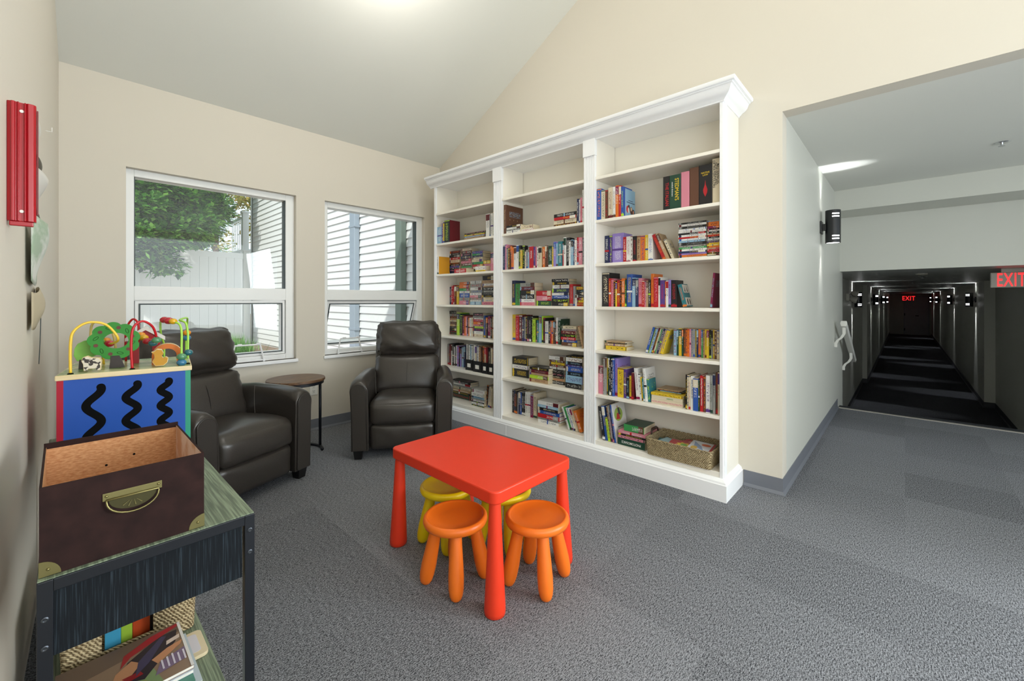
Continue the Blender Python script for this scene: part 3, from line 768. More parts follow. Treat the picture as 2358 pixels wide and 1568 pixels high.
# storage box (front at the console edge)
M_bxout = grain('dark_brown_paperboard', '241817', '33211F', (25, 25, 25), rough=.85, bump=.05, spec=.15)
M_bxin = grain('tan_fibreboard', 'B87E50', 'D3A072', (90, 260, 260), rough=.8, bump=.3, thr=(.35, .65))
M_bxlin = grain('peeled_pale_liner', 'C79A78', 'DCC3B2', (14, 14, 14), rough=.8, thr=(.4, .55), bump=.1)
M_brass = mat('aged_brass', '8A8256', .35, metal=.85)
bx0, bx1, by0, by1, bz0, bz1 = -.030, .232, 1.222, 1.555, CZ + .0005, .835
t = thing('storage_box', 'dark brown lidless storage box with brass handle on the console', 'box', ((bx0 + bx1) / 2, (by0 + by1) / 2, bz0))
bw, bd, bh, th = (bx1 - bx0) / 2, (by1 - by0) / 2, bz1 - bz0, .004
for nm, q in (('front_wall', (-bw, bw, -bd, -bd + th)), ('back_wall', (-bw, bw, bd - th, bd)), ('side_wall', (-bw, -bw + th, -bd + th, bd - th)), ('side_wall', (bw - th, bw, -bd + th, bd - th))):
    hgt = bh * (1.05 if nm == 'back_wall' else 1)
    w_ = one(nm, lambda b: b.box(*q, 0, hgt, M_bxout), parent=t)
    i = .0006; x0, x1, y0, y1 = q
    L2 = {'front_wall': (x0 + th, x1 - th, y1, y1 + i), 'back_wall': (x0 + th, x1 - th, y0 - i, y0), 'side_wall': ((x1, x1 + i, y0, y1) if x0 < 0 else (x0 - i, x0, y0, y1))}[nm]
    one('lining', lambda b: b.box(*L2, th, hgt - (.014 if nm == 'back_wall' else .001), M_bxlin if (nm == 'side_wall' and x0 > 0) else M_bxin), parent=w_)
    if nm == 'back_wall':
        for hx_, hz_ in ((-.02, .10), (.035, .115), (.008, .065)):
            one('rivet_hole', lambda b: b.lathe([(.0028, 0), (.0028, .0006)], M_black, Matrix.Translation((hx_, bd - th - i - .0004, hz_)) @ Matrix.Rotation(PI / 2, 4, 'X'), 10), parent=w_)
one('bottom', lambda b: b.box(-bw + th, bw - th, -bd + th, bd - th, 0, th, M_bxin), parent=t)
def bracket_plate(x, z, w, h):
    return Matrix.Translation((x, -bd - .0003, z)) @ Matrix(((1, 0, 0, 0), (0, 0, -1, 0), (0, 1, 0, 0), (0, 0, 0, 1)))
hp = Matrix.Translation((.005, -bd, .118)) @ Matrix(((1, 0, 0, 0), (0, 0, -1, 0), (0, 1, 0, 0), (0, 0, 0, 1)))
hd = one('handle', lambda b: b.box(-.048, .048, .0, .016, 0, .002, M_brass, hp), parent=t, bevel=.0005)
one('pull', lambda b: b.tube([(-.042, .002, .005)] + [(-.042 * math.cos(PI * k / 14), -.002 - .030 * math.sin(PI * k / 14), .006 + .004 * math.sin(PI * k / 14)) for k in range(15)] + [(.042, .002, .005), (-.042, .002, .005)], .0018, M_brass, 8, T=hp), parent=hd, smooth='all')
one('escutcheon', lambda b: b.prism([(-.039, 0)] + [(-.039 * math.cos(PI * k / 12), -.027 * math.sin(PI * k / 12)) for k in range(13)][1:-1] + [(.039, 0)], .0003, .0015, mat('dark_brass', '4E4A30', .45, metal=.8), hp), parent=hd)
def leaf_relief(b):
    for a in (-1.0, -.5, 0, .5, 1.0):
        b.tube([(.006 * math.sin(a), -.012 - .002 * math.cos(a), .002), (.018 * math.sin(a), -.024 + .014 * (1 - math.cos(a)), .002)], .0008, M_brass, 5, T=hp)
for x in (-.042, .042): one('rivet', lambda b: b.ball((x, .010, .002), .003, M_brass, 10, hp), parent=hd, smooth='all')
for a in (-1.0, -.4, .2, .8):
    one('relief_leaf', lambda b: b.tube([(.008 * math.sin(a), -.010, .0022), (.020 * math.sin(a), -.012 - .010 * math.cos(a), .0022)], [.0004, .0012], M_brass, 6, T=hp), parent=hd)
for s in (-1, 1):
    c_ = one('corner_guard', lambda b: b.prism([(s * bw * 1.004, -.0)] + [(s * (bw * 1.004 - .030 * math.cos(PI / 2 * k / 8)), .030 * math.sin(PI / 2 * k / 8)) for k in range(9)], .0, .0012, M_brass, Matrix.Translation((0, -bd, .001)) @ Matrix(((1, 0, 0, 0), (0, 0, -1, 0), (0, 1, 0, 0), (0, 0, 0, 1)))), parent=t)
    one('rivet', lambda b: b.ball((s * (bw - .012), -bd - .0015, .014), .003, M_brass, 10), parent=c_, smooth='all')

# ------------------------------------------------------------------ outside the windows
M_siding = mat('pale_siding', 'E6E7E6', .5, spec=.3)
XS = 3.03; YS0, YS1 = YW + .17, 11.04; EXP = .109
def siding(b):
    # clapboards: each course a wedge, bottom edge proud
    z = .24
    while z < 6.2:
        b.add([(XS, YS0, z), (XS, YS1, z), (XS - .020, YS0, z), (XS - .020, YS1, z), (XS - .003, YS0, z + EXP), (XS - .003, YS1, z + EXP), (XS, YS0, z + EXP), (XS, YS1, z + EXP)],
              [(0, 1, 3, 2), (2, 3, 5, 4), (4, 5, 7, 6), (0, 2, 4, 6), (1, 7, 5, 3), (0, 6, 7, 1)], M_siding)
        z += EXP
    b.box(XS, XS + .12, YS0, YS1 + .0, .1, 6.2, M_siding)
wing = thing('neighbouring_wing', 'pale clapboard wing of the building outside both windows', 'building', (XS, 7.5, .2))
def wp(name, fn, **kw):
    b = MB(); fn(b); b.v = [(x - XS, y - 7.5, z - .2) for x, y, z in b.v]; return b.build(name, wing, **kw)
wp('clapboard_wall', siding)
wp('corner_trim', lambda b: b.box(XS - .03, XS + .1, YS1, YS1 + .09, .2, 6.2, M_vinyl), bevel=.004)
M_down = mat('blue_grey_downspout', '9DA9B6', .45); M_down2 = mat('green_grey_downspout', '74837B', .5)
wp('downspout', lambda b: b.box(XS - .10, XS - .02, 5.90, 6.06, .25, 6.2, M_down), bevel=.01)
wp('downspout', lambda b: b.box(XS - .10, XS - .02, 4.66, 4.80, .25, 6.2, M_down2), bevel=.01)
for z in (.75, 2.27): wp('downspout_strap', lambda b: b.box(XS - .104, XS - .018, 5.885, 6.075, z, z + .03, M_down))
wp('utility_cable', lambda b: b.tube([(XS - .03, 11.0, .25), (XS - .03, 11.0, 6.1)], .008, M_gask, 6))
M_soil = grain('bark_mulch', '6B5546', 'A08C7C', (30, 30, 30), rough=.95, bump=.6, dist=.02)
gr_ = one('ground', lambda b: b.box(-14, 16, YW + .2, 34, -.1, .2, M_soil)); gr_['kind'] = 'structure'
fn_ = thing('vinyl_fence', 'white vinyl privacy fence behind the tree outside left window', 'fence', (0, 11.0, .2))
def fp(name, fn, **kw):
    b = MB(); fn(b); b.v = [(x, y - 11.0, z - .2) for x, y, z in b.v]; return b.build(name, fn_, **kw)
px_ = [2.88, .98, -.92, -2.82]
for x in px_: fp('post', lambda b: (b.box(x - .065, x + .065, 10.94, 11.07, .2, 2.30, M_vinyl), b.box(x - .075, x + .075, 10.93, 11.08, 2.30, 2.33, M_vinyl)), bevel=.004)
for a, c in zip(px_[1:], px_):
    def pnl(b):
        b.box(a + .065, c - .065, 10.98, 11.03, 2.13, 2.25, M_vinyl); b.box(a + .065, c - .065, 10.98, 11.03, .33, .45, M_vinyl)
        x = a + .065
        while x < c - .07:
            x2 = min(x + .16, c - .065); b.box(x + .002, x2 - .002, 10.99, 11.02, .45, 2.13, M_vinyl); x = x2
    fp('panel', pnl)
rl = thing('deck_railing', 'white balcony railing with balusters above the fence corner', 'railing', (2.93, 11.4, 2.3))
def rp(name, fn, **kw):
    b = MB(); fn(b); b.v = [(x - 2.93, y - 11.4, z - 2.3) for x, y, z in b.v]; return b.build(name, rl, **kw)
rp('newel_post', lambda b: (b.box(2.87, 2.99, 11.22, 11.34, 2.3, 3.22, M_vinyl), b.box(2.85, 3.01, 11.2, 11.36, 3.22, 3.26, M_vinyl)))
rp('top_rail', lambda b: (b.box(2.90, 2.96, 11.34, 12.5, 3.10, 3.16, M_vinyl)))
rp('bottom_rail', lambda b: (b.box(2.90, 2.96, 11.34, 12.5, 2.34, 2.39, M_vinyl)))
for i in range(7): rp('baluster', lambda b: b.box(2.922, 2.938, 11.45 + .15 * i, 11.462 + .15 * i, 2.39, 3.10, M_vinyl))
rp('side_rail', lambda b: (b.box(2.99, 4.2, 11.25, 11.31, 3.02, 3.08, M_vinyl), b.box(2.99, 4.2, 11.25, 11.31, 2.34, 2.39, M_vinyl)))
for i in range(8): rp('baluster', lambda b: b.box(3.06 + .12 * i, 3.09 + .12 * i, 11.265, 11.295, 2.39, 3.02, M_vinyl))
rp('deck', lambda b: b.box(2.8, 5, 11.15, 13.4, 2.14, 2.3, M_vinyl))
# trees
def leafmat(name, cols, sub=.0):
    m = mat(name, cols[0], .55, spec=.35); g = NT(m)
    ge = g.n('ShaderNodeNewGeometry'); r = g.n('ShaderNodeValToRGB'); g.l(ge.outputs['Random Per Island'], r.inputs[0])
    e = r.color_ramp.elements; e[0].color = lin(cols[0]); e[1].color = lin(cols[-1]); e[0].position = 0; e[1].position = 1
    for i, c in enumerate(cols[1:-1]): q = e.new((i + 1) / (len(cols) - 1)); q.color = lin(c)
    g.l(r.outputs[0], g.p.inputs['Base Color'])
    # leaves let some light through
    tr = g.n('ShaderNodeBsdfTranslucent'); g.l(r.outputs[0], tr.inputs[0]); mx = g.n('ShaderNodeMixShader'); mx.inputs[0].default_value = .35
    out = [n for n in g.t.nodes if n.type == 'OUTPUT_MATERIAL'][0]
    g.l(g.p.outputs[0], mx.inputs[1]); g.l(tr.outputs[0], mx.inputs[2]); g.l(mx.outputs[0], out.inputs[0])
    return m
M_leaf = leafmat('laurel_leaves', ['1E4218', '3C7529', '66A63F', 'A8DA6C']); M_leaf2 = leafmat('yellow_green_leaves', ['8C9A3E', 'B9B55A', 'D8B768'])
M_bark = grain('bark', '4A3C30', '6B5A4A', (20, 20, 4), rough=.9)
def leaves(b, blobs, n, size, m, rnd):
    vs, fs = [], []
    tot = sum(r[0] * r[1] for c, r in blobs)
    for c, r in blobs:
        k = int(n * r[0] * r[1] / tot / 7)
        for _ in range(k):
            while True:
                p = Vector((rnd.uniform(-1, 1), rnd.uniform(-1, 1), rnd.uniform(-1, 1)))
                if .45 < p.length < 1: break
            tip = Vector((c[0] + p.x * r[0], c[1] + p.y * r[1], c[2] + p.z * r[2]))
            out = Vector((p.x, p.y, p.z * .4 + .1)).normalized()
            for j in range(7):
                d = (out + Vector((rnd.uniform(-.9, .9), rnd.uniform(-.9, .9), rnd.uniform(-.5, .35)))).normalized()
                s = size * rnd.uniform(.7, 1.2); q = tip + Vector((rnd.uniform(-1, 1), rnd.uniform(-1, 1), rnd.uniform(-.6, .6))) * s * .8
                w = d.cross(Vector((rnd.uniform(-.4, .4), rnd.uniform(-.4, .4), 1))).normalized() * s * .27
                u = d * s; dn = Vector((0, 0, -s * .10)); i = len(vs)
                vs += [tuple(q), tuple(q + u * .5 + w + dn * .2), tuple(q + u + dn), tuple(q + u * .5 - w + dn * .2)]
                fs += [(i, i + 1, i + 2, i + 3)]
    b.add(vs, fs, m)
rnd = random.Random(5)
tr = thing('leafy_tree', 'large dark green leafy tree hanging over the fence outside left window', 'tree', (.6, 11.9, .2))
blobs = []
for _ in range(120):
    r_ = rnd.uniform(.26, .46); blobs.append(((rnd.uniform(-1.9, 2.0), rnd.uniform(10.0, 12.6), rnd.uniform(2.75, 5.6)), (r_, r_, r_ * .75)))
for c in ((.5, 9.9, 2.75), (1.05, 9.8, 2.7), (1.0, 9.7, 2.25), (.55, 9.6, 2.2), (1.45, 10.0, 2.6), (1.35, 9.9, 2.3), (.15, 9.6, 2.45), (1.8, 10.3, 2.95), (2.2, 10.7, 3.2), (2.3, 11.0, 3.7), (.0, 10.0, 3.1), (.7, 10, 3.3),
          (1.3, 10.1, 3.35), (1.9, 10.4, 3.6), (.75, 9.7, 1.98), (1.15, 9.8, 1.95), (1.7, 10.2, 2.65), (.3, 9.7, 2.0), (.9, 9.9, 3.0), (1.5, 10.2, 3.1), (2.0, 10.6, 2.9), (2.3, 10.8, 4.1), (2.35, 11.0, 4.6), (1.9, 10.6, 4.2), (2.1, 12.0, 2.6), (2.35, 12.1, 2.9), (2.2, 12.2, 3.3), (1.7, 12.0, 2.5)):
    for _ in range(3): blobs.append((tuple(v + rnd.uniform(-.16, .16) for v in c), (.27, .27, .2)))
def mv(b, x, y, z): b.v = [(p[0] - x, p[1] - y, p[2] - z) for p in b.v]
b = MB(); leaves(b, blobs, 100000, .12, M_leaf, rnd); mv(b, .6, 11.9, .2); b.build('foliage', tr)
b = MB()
b.tube([(0, 0, 0), (.05, -.05, 1.4), (.0, -.1, 3.0), (.1, 0, 4.6)], [.16, .13, .10, .05], M_bark, 10); b.build('trunk', tr, smooth='all')
for q in ((1.2, -1.4, 3.2), (-1.2, -.9, 3.3), (.5, -1.9, 2.5), (1.5, -.4, 2.9)):
    b = MB(); b.tube([(0, -.05, 1.7), (q[0] * .5, q[1] * .5, 2.2), q], [.07, .05, .02], M_bark, 8); b.build('branch', tr, smooth='all')
t2 = thing('yellowing_tree', 'yellowing small leafed tree behind the balcony railing', 'tree', (3.2, 15.3, .2))
blobs = [((rnd.uniform(2.0, 4.6), rnd.uniform(15.0, 15.7), rnd.uniform(2.6, 6.5)), (.7, .7, .6)) for _ in range(16)]
b = MB(); leaves(b, blobs, 9000, .15, M_leaf2, rnd); mv(b, 3.2, 15.3, .2); b.build('foliage', t2)
b = MB(); b.tube([(0, 0, 0), (0, 0, 4.4)], [.12, .05], M_bark, 8); b.build('trunk', t2, smooth='all')
t2 = thing('background_tree', 'dark tree filling the gaps far behind the fence', 'tree', (-.5, 19, .2))
blobs = [((rnd.uniform(-5.5, 3.2), rnd.uniform(18, 20), rnd.uniform(.8, 9)), (1.3, 1.0, 1.1)) for _ in range(34)]
b = MB(); leaves(b, blobs, 32000, .28, M_leaf, rnd); mv(b, -.5, 19, .2); b.build('foliage', t2)
b = MB(); b.tube([(0, 0, 0), (0, 0, 6)], [.2, .08], M_bark, 8); b.build('trunk', t2, smooth='all')
# feathery shrub at the foot of the fence
M_shr = leafmat('feathery_shrub', ['4E8A3C', '77B35C', '9BCB7E'])
sh = thing('feathery_shrub', 'bright green feathery low shrub at the foot of the fence', 'shrub', (2.02, 9.4, .2))
b = MB(); vs = []; fs = []
for _ in range(2600):
    a = rnd.uniform(0, 2 * PI); e = rnd.uniform(.15, 1.5); L = rnd.uniform(.2, .42)
    o = Vector((rnd.gauss(0, .22), rnd.gauss(0, .16), 0)); d = Vector((math.cos(a) * math.cos(e), math.sin(a) * math.cos(e), math.sin(e)))
    w = d.cross(Vector((0, 0, 1))).normalized() * .006; k = len(vs)
    vs += [tuple(o - w), tuple(o + w), tuple(o + d * L)]; fs.append((k, k + 1, k + 2))
b.add(vs, fs, M_shr); b.build('foliage', sh)
ed = one('timber_edging', lambda b: b.box(2.2, 2.94, 8.05, 8.14, .2, .29, mat('pale_timber', 'C8B79A', .8)), bevel=.005); tag(ed, 'pale timber edging board across the mulch bed', 'edging')
for v in ed.data.vertices: pass

# ------------------------------------------------------------------ activity cube on the console
tox, toy_, TZ = -.012, 2.045, CZ + .0008
TA = math.radians(-8); TS = .352; TH = .288
tc_ = thing('activity_cube', 'wooden activity cube with blue squiggle panel and bead wires', 'toy', (tox, toy_, TZ), TA)
M_tb = mat('toy_blue', '1F4FA8', .4); M_tr = mat('toy_crimson', 'A8122E', .4); M_tg = mat('toy_teal', '2E9478', .4)
M_birch = grain('birch_plywood', 'DCC596', 'E8D6AE', (4, 60, 60), rough=.5, bump=.03)
M_ttop = grain('printed_meadow_top', '6E8F4E', 'C2C79A', (9, 9, 9), rough=.25, thr=(.4, .6), bump=0)
M_tgreen = mat('toy_green', '2E8A2C', .4); M_tlime = mat('toy_light_green', '7DB84E', .4); M_tbrown = mat('toy_dark_brown', '3A3230', .5)
M_tred = mat('toy_red', 'C00F1E', .35); M_tor = mat('toy_orange', 'CF6E1A', .45); M_tyel = mat('toy_yellow_wire', 'F0C83C', .35); M_tpy = mat('toy_pale_yellow_wire', 'F1D88A', .35)
M_tlw = mat('toy_lime_wire', 'A6DC52', .35); M_tw = mat('toy_white', 'D9D5D0', .5)
BC = {'r': mat('bead_red', 'B5162C', .25, coat=.5), 'y': mat('bead_yellow', 'D9A511', .25, coat=.5), 'o': mat('bead_orange', 'DE8A1C', .25, coat=.5), 'g': mat('bead_green', '4F8A62', .25, coat=.5), 'b': mat('bead_blue', '2F7396', .25, coat=.5), 't': mat('bead_teal', '23656E', .25, coat=.5)}
e = .012
pf = one('front_panel', lambda b: b.box(.016, TS - .016, 0, e, .0, TH - .018, M_tb), parent=tc_)
one('side_panel', lambda b: b.box(0, .016, 0, TS, 0, TH - .018, M_tr), parent=tc_)
one('side_panel', lambda b: b.box(TS - .016, TS, 0, TS, 0, TH - .018, M_tg), parent=tc_)
one('back_panel', lambda b: b.box(.016, TS - .016, TS - e, TS, 0, TH - .018, M_tred), parent=tc_)
one('top_plate', lambda b: b.box(-.004, TS + .004, -.004, TS + .004, TH - .018, TH - .0006, M_birch), parent=tc_, bevel=.003)
one('printed_top', lambda b: b.box(.0, TS, .0, TS, TH - .0006, TH, M_ttop), parent=tc_)
for xc, n, amp, hh in ((.088, 1.75, .019, .17), (.185, 2.3, .016, .165), (.276, 3.3, .0125, .165)):
    pts = []
    for k in range(61):
        q = k / 60; x = xc + amp * math.sin(q * n * 2 * PI + 1.2); pts.append((x, -.0002, TH - .05 - hh * q * 1.15))
    def sq(b):
        vs = []; fs = []
        w = .0115
        P = [Vector((p[0], 0, p[2])) for p in pts]
        for i, p in enumerate(P):
            d = (P[min(i + 1, 60)] - P[max(i - 1, 0)]).normalized(); nn = Vector((-d.z, 0, d.x)) * w
            vs += [(p.x + nn.x, -.0004, p.z + nn.z), (p.x - nn.x, -.0004, p.z - nn.z)]
        for i in range(60): fs.append((2 * i, 2 * i + 1, 2 * i + 3, 2 * i + 2))
        b.add(vs, fs, M_black)
        for c in (P[0], P[-1]): b.add([(c.x + w * math.cos(a * PI / 8), -.0005, c.z + w * math.sin(a * PI / 8)) for a in range(16)], [tuple(range(16))[::-1]], M_black)
    one('squiggle_slot', sq, parent=pf)
XZ = lambda y: Matrix(((1, 0, 0, 0), (0, 0, -1, y), (0, 1, 0, TH), (0, 0, 0, 1)))
def flat(name, pts, y, th, m, parent=tc_): return one(name, lambda b: b.prism(pts, 0, th, m, XZ(y)), parent=parent, bevel=.0008)
# apple tree with a hole (ring of quads), trunk, apples, leaves
def treetop():
    b = MB(); cx, cz, n = .132, .100, 96; vs = []; fs = []
    for y in (0, .010):
        for k in range(n):
            a = 2 * PI * k / n; r = .060 + .009 * abs(math.sin(a * 4.5 + .4)) ** .7; vs.append((cx + r * math.cos(a) * 1.05, cz + r * math.sin(a), -y))
            vs.append((cx + .004 + .034 * math.cos(a), cz + .026 * math.sin(a) * 1.1, -y))
    for k in range(n):
        a, c = 2 * k, 2 * ((k + 1) % n); o = 2 * n
        fs += [(a, c, c + 1, a + 1), (o + a, o + a + 1, o + c + 1, o + c), (a, o + a, o + c, c), (a + 1, c + 1, o + c + 1, o + a + 1)]
    b.add(vs, fs, M_tgreen, Matrix(((1, 0, 0, 0), (0, 0, 1, .11), (0, 1, 0, TH), (0, 0, 0, 1))))
    tt = b.build('tree_crown', tc_)
    for k in range(6):
        a = .3 + k * 1.05; x, z = cx + .049 * math.cos(a) * 1.05, cz + .049 * math.sin(a)
        one('printed_apple', lambda b: b.lathe([(.0062, 0), (.0062, .0006)], mat('apple_brown', '6B3A32', .5), Matrix.Translation((x, .0993, TH + z)) @ Matrix.Rotation(PI / 2, 4, 'X'), 16), parent=tt)
        a += .52; x, z = cx + .048 * math.cos(a) * 1.05, cz + .048 * math.sin(a)
        one('printed_leaf', lambda b: b.tube([(x + .009 * math.cos(q) * math.cos(a + 1) - .004 * math.sin(q) * math.sin(a + 1), .0995, TH + z + .009 * math.cos(q) * math.sin(a + 1) + .004 * math.sin(q) * math.cos(a + 1)) for q in [PI * 2 * j / 12 for j in range(12)]], .0005, M_black, 4, closed=True), parent=tt)
treetop()
flat('tree_trunk', [(.118, 0), (.160, 0), (.146, .045), (.122, .045)], .110, .012, M_tbrown)
hill = [(.030, .030), (.022, .050), (.024, .075), (.032, .092), (.048, .102), (.075, .106), (.10, .104), (.118, .05), (.105, .056), (.085, .050), (.068, .040), (.058, .028), (.045, .026)]
flat('light_green_bush', hill, .150, .010, M_tlime)
flat('bush_trunk', [(.034, 0), (.060, 0), (.052, .034), (.036, .034)], .151, .012, M_tbrown)
def wire(pts, m, r=.0028):
    P = [Vector(p) for p in pts]; out = []
    for i in range(len(P) - 1):
        p0 = P[max(i - 1, 0)]; p1, p2 = P[i], P[i + 1]; p3 = P[min(i + 2, len(P) - 1)]
        for k in range(6):
            q = k / 6; out.append(.5 * ((2 * p1) + (-p0 + p2) * q + (2 * p0 - 5 * p1 + 4 * p2 - p3) * q * q + (-p0 + 3 * p1 - 3 * p2 + p3) * q ** 3))
    out.append(P[-1])
    w = one('wire', lambda b: b.tube([(p.x, p.y, TH + p.z) for p in out], r, m, 8), parent=tc_, smooth='all')
    one('wire_socket', lambda b: b.lathe([(.008, 0), (.008, .002), (.004, .004)], M_black, Matrix.Translation((P[0].x, P[0].y, TH)), 14), parent=w)
    return w
def bead(w, p, c, r=.012):
    r *= 1.25; one('bead', lambda b: b.ball((p[0], p[1], TH + p[2]), (r, r, r * .82), BC[c], 16), parent=w, smooth='all')
w = wire([(.030, .018, 0), (.030, .018, .10), (.038, .02, .145), (.07, .03, .172), (.11, .045, .165), (.135, .05, .135), (.145, .06, .105), (.125, .11, .09), (.105, .16, .085), (.09, .22, .06), (.09, .25, 0)], M_tyel, .004)
bead(w, (.115, .135, .088), 'r'); bead(w, (.105, .16, .098), 'o', .011)
w = wire([(.05, .28, 0), (.05, .28, .11), (.06, .25, .16), (.09, .22, .16), (.12, .2, .12), (.13, .24, .0)], M_tpy, .004)
w = wire([(.185, .02, 0), (.182, .02, .09), (.188, .025, .15), (.212, .035, .172), (.240, .05, .150), (.250, .07, .105), (.235, .12, .092), (.215, .15, .098), (.20, .18, .10), (.19, .24, .08), (.19, .27, .15), (.17, .30, .17), (.15, .31, .12), (.15, .31, 0)], M_tred, .004)
for p, c in (((.251, .065, .098), 'g'), ((.240, .10, .084), 't'), ((.222, .135, .090), 'r'), ((.211, .158, .103), 'y'), ((.202, .175, .112), 'o')): bead(w, p, c)
w = wire([(.325, .025, 0), (.325, .025, .07), (.325, .025, .13), (.318, .03, .158), (.30, .05, .165), (.27, .09, .172), (.262, .13, .165), (.26, .2, .14), (.262, .26, .10), (.27, .30, .06), (.27, .31, 0)], M_tlw, .0038)
for p, c, r in (((.325, .025, .011), 'b', .013), ((.325, .025, .033), 'g', .013), ((.287, .068, .170), 'r', .013), ((.274, .085, .173), 'r', .012), ((.300, .050, .168), 'y', .011)): bead(w, p, c, r)
w = wire([(.345, .06, .02), (.345, .06, .06), (.345, .06, .12), (.338, .07, .16), (.32, .10, .17), (.345, .2, .175), (.348, .28, .15), (.345, .30, .09), (.345, .31, 0)], M_tlw, .0038)
for p, c in (((.347, .29, .085), 'b'), ((.347, .288, .108), 'o'), ((.346, .05, .045), 't')): bead(w, p, c)
# barn, rainbow arch, cow and duck
def arch(cx, w, h, r, zc_, n=16):
    return None
def archpts(cx, ro, ri, leg):
    P = [(cx - ro, 0), (cx - ro, leg)] + [(cx - ro * math.cos(PI * k / 16), leg + ro * math.sin(PI * k / 16)) for k in range(1, 16)] + [(cx + ro, leg), (cx + ro, 0)]
    Q = [(cx + ri, 0), (cx + ri, leg)] + [(cx + ri * math.cos(PI * k / 16), leg + ri * math.sin(PI * k / 16)) for k in range(1, 16)] + [(cx - ri, leg), (cx - ri, 0)]
    return P, Q
def archmesh(name, cx, ro, ri, leg, y, th, mf, ms, roof=False):
    P, Q = archpts(cx, ro, ri, leg); n = len(P)
    if roof:
        P = [(cx - ro, 0), (cx - ro, leg + .02)] + [(cx - ro + (ro) * k / 8, leg + .02 + .03 * k / 8) for k in range(1, 9)] + [(cx + ro * k / 8, leg + .05 - .03 * k / 8) for k in range(1, 8)] + [(cx + ro, leg + .02), (cx + ro, 0)]
        P = P[:n] if len(P) >= n else P + [P[-1]] * (n - len(P))
    Qr = Q[::-1]
    b = MB(); vs = [(x, y, TH + z) for x, z in P] + [(x, y, TH + z) for x, z in Qr] + [(x, y + th, TH + z) for x, z in P] + [(x, y + th, TH + z) for x, z in Qr]
    fr = []; sd = []
    for i in range(n - 1):
        fr += [(i, n + i, n + i + 1, i + 1)]
        sd += [(2 * n + i, 2 * n + i + 1, 3 * n + i + 1, 3 * n + i), (i, i + 1, 2 * n + i + 1, 2 * n + i), (n + i, 3 * n + i, 3 * n + i + 1, n + i + 1)]
    b.add(vs, fr, mf); k = b.slot(ms); b.f += sd; b.m += [k] * len(sd)
    return b.build(name, tc_)
archmesh('rainbow_arch', .283, .047, .028, .032, .10, .05, M_tor, M_birch)
bn = archmesh('barn_front', .215, .044, .020, .080, .20, .02, M_tred, M_tred, roof=True)
for s in (-1, 1): one('barn_roof', lambda b: b.prism([(0, .131), (s * .060, .088), (s * .060, .101), (0, .146)][::(1 if s < 0 else -1)], -.012, .03, M_tw, XZ(.21) @ Matrix.Translation((.215, 0, 0))), parent=bn)
def animal(name, pts, y, th, mface, label=None):
    x0_ = min(p[0] for p in pts); pts = [(x0_ + (p[0] - x0_) * 1.4, p[1] * 1.4) for p in pts]
    a = one(name, lambda b: b.prism(pts, 0, th, M_birch, XZ(y + th)), parent=tc_, bevel=.002, seg=3)
    one('printed_face', lambda b: b.prism([(sum(p[0] for p in pts) / len(pts) + (p[0] - sum(q[0] for q in pts) / len(pts)) * .93, sum(p[1] for p in pts) / len(pts) + (p[1] - sum(q[1] for q in pts) / len(pts)) * .93) for p in pts], 0, .0005, mface, XZ(y)), parent=a)
    return a
M_cow = grain('cow_print', '3A332F', 'D8CFBC', (70, 70, 70), rough=.5, thr=(.48, .5), bump=0); M_duck = mat('duck_print', 'C08A1E', .5)
animal('wooden_cow', [(.058, .003), (.064, .003), (.066, .008), (.080, .008), (.082, .003), (.088, .003), (.090, .026), (.086, .034), (.070, .036), (.064, .040), (.056, .037), (.054, .028), (.057, .020)], .03, .028, M_cow)
animal('wooden_duck', [(.245, .002), (.262, .002), (.270, .010), (.272, .022), (.266, .026), (.262, .022), (.258, .028), (.262, .036), (.258, .046), (.248, .048), (.242, .042), (.236, .040), (.242, .034), (.243, .024), (.238, .014)], .03, .028, M_duck)

# ------------------------------------------------------------------ books
PAL = dict(q='DFA02E', k='1C1B1E', h='3A3B3E', w='E6E5E1', c='D9CDB2', g='979894', r='B81D27', d='651A22', b='2B55A5', n='222C54', s='8DB3CC', t='2C7780', e='3C9450', f='1C4433',
           l='B4D838', y='DEBD2C', o='DE7524', p='D38495', v='563B84', u='9683CC', m='623F2D', a='B39570', x='84194A')
CN = dict(q='amber', k='black', h='charcoal', w='white', c='cream', g='grey', r='red', d='dark red', b='blue', n='navy', s='light blue', t='teal', e='green', f='dark green',
          l='lime', y='yellow', o='orange', p='pink', v='purple', u='lavender', m='brown', a='tan', x='magenta')
LIGHT = set('wcgslypaueo')
ORD = ['first', 'second', 'third', 'fourth', 'fifth', 'sixth', 'seventh', 'eighth', 'ninth', 'tenth', 'eleventh', 'twelfth', '13th', '14th', '15th', '16th', '17th', '18th', '19th', '20th'] + ['%d%s' % (i, {1: 'st', 2: 'nd', 3: 'rd'}.get(i % 10, 'th')) for i in range(21, 60)]
M_pages = grain('book_pages', 'C9B893', 'E6DAC0', (3, 900, 3), rough=.9, thr=(.3, .7), bump=.05, detail=1)
M_pagew = mat('white_pages', 'E8E4DA', .9)
BM = {}
br = random.Random(11)
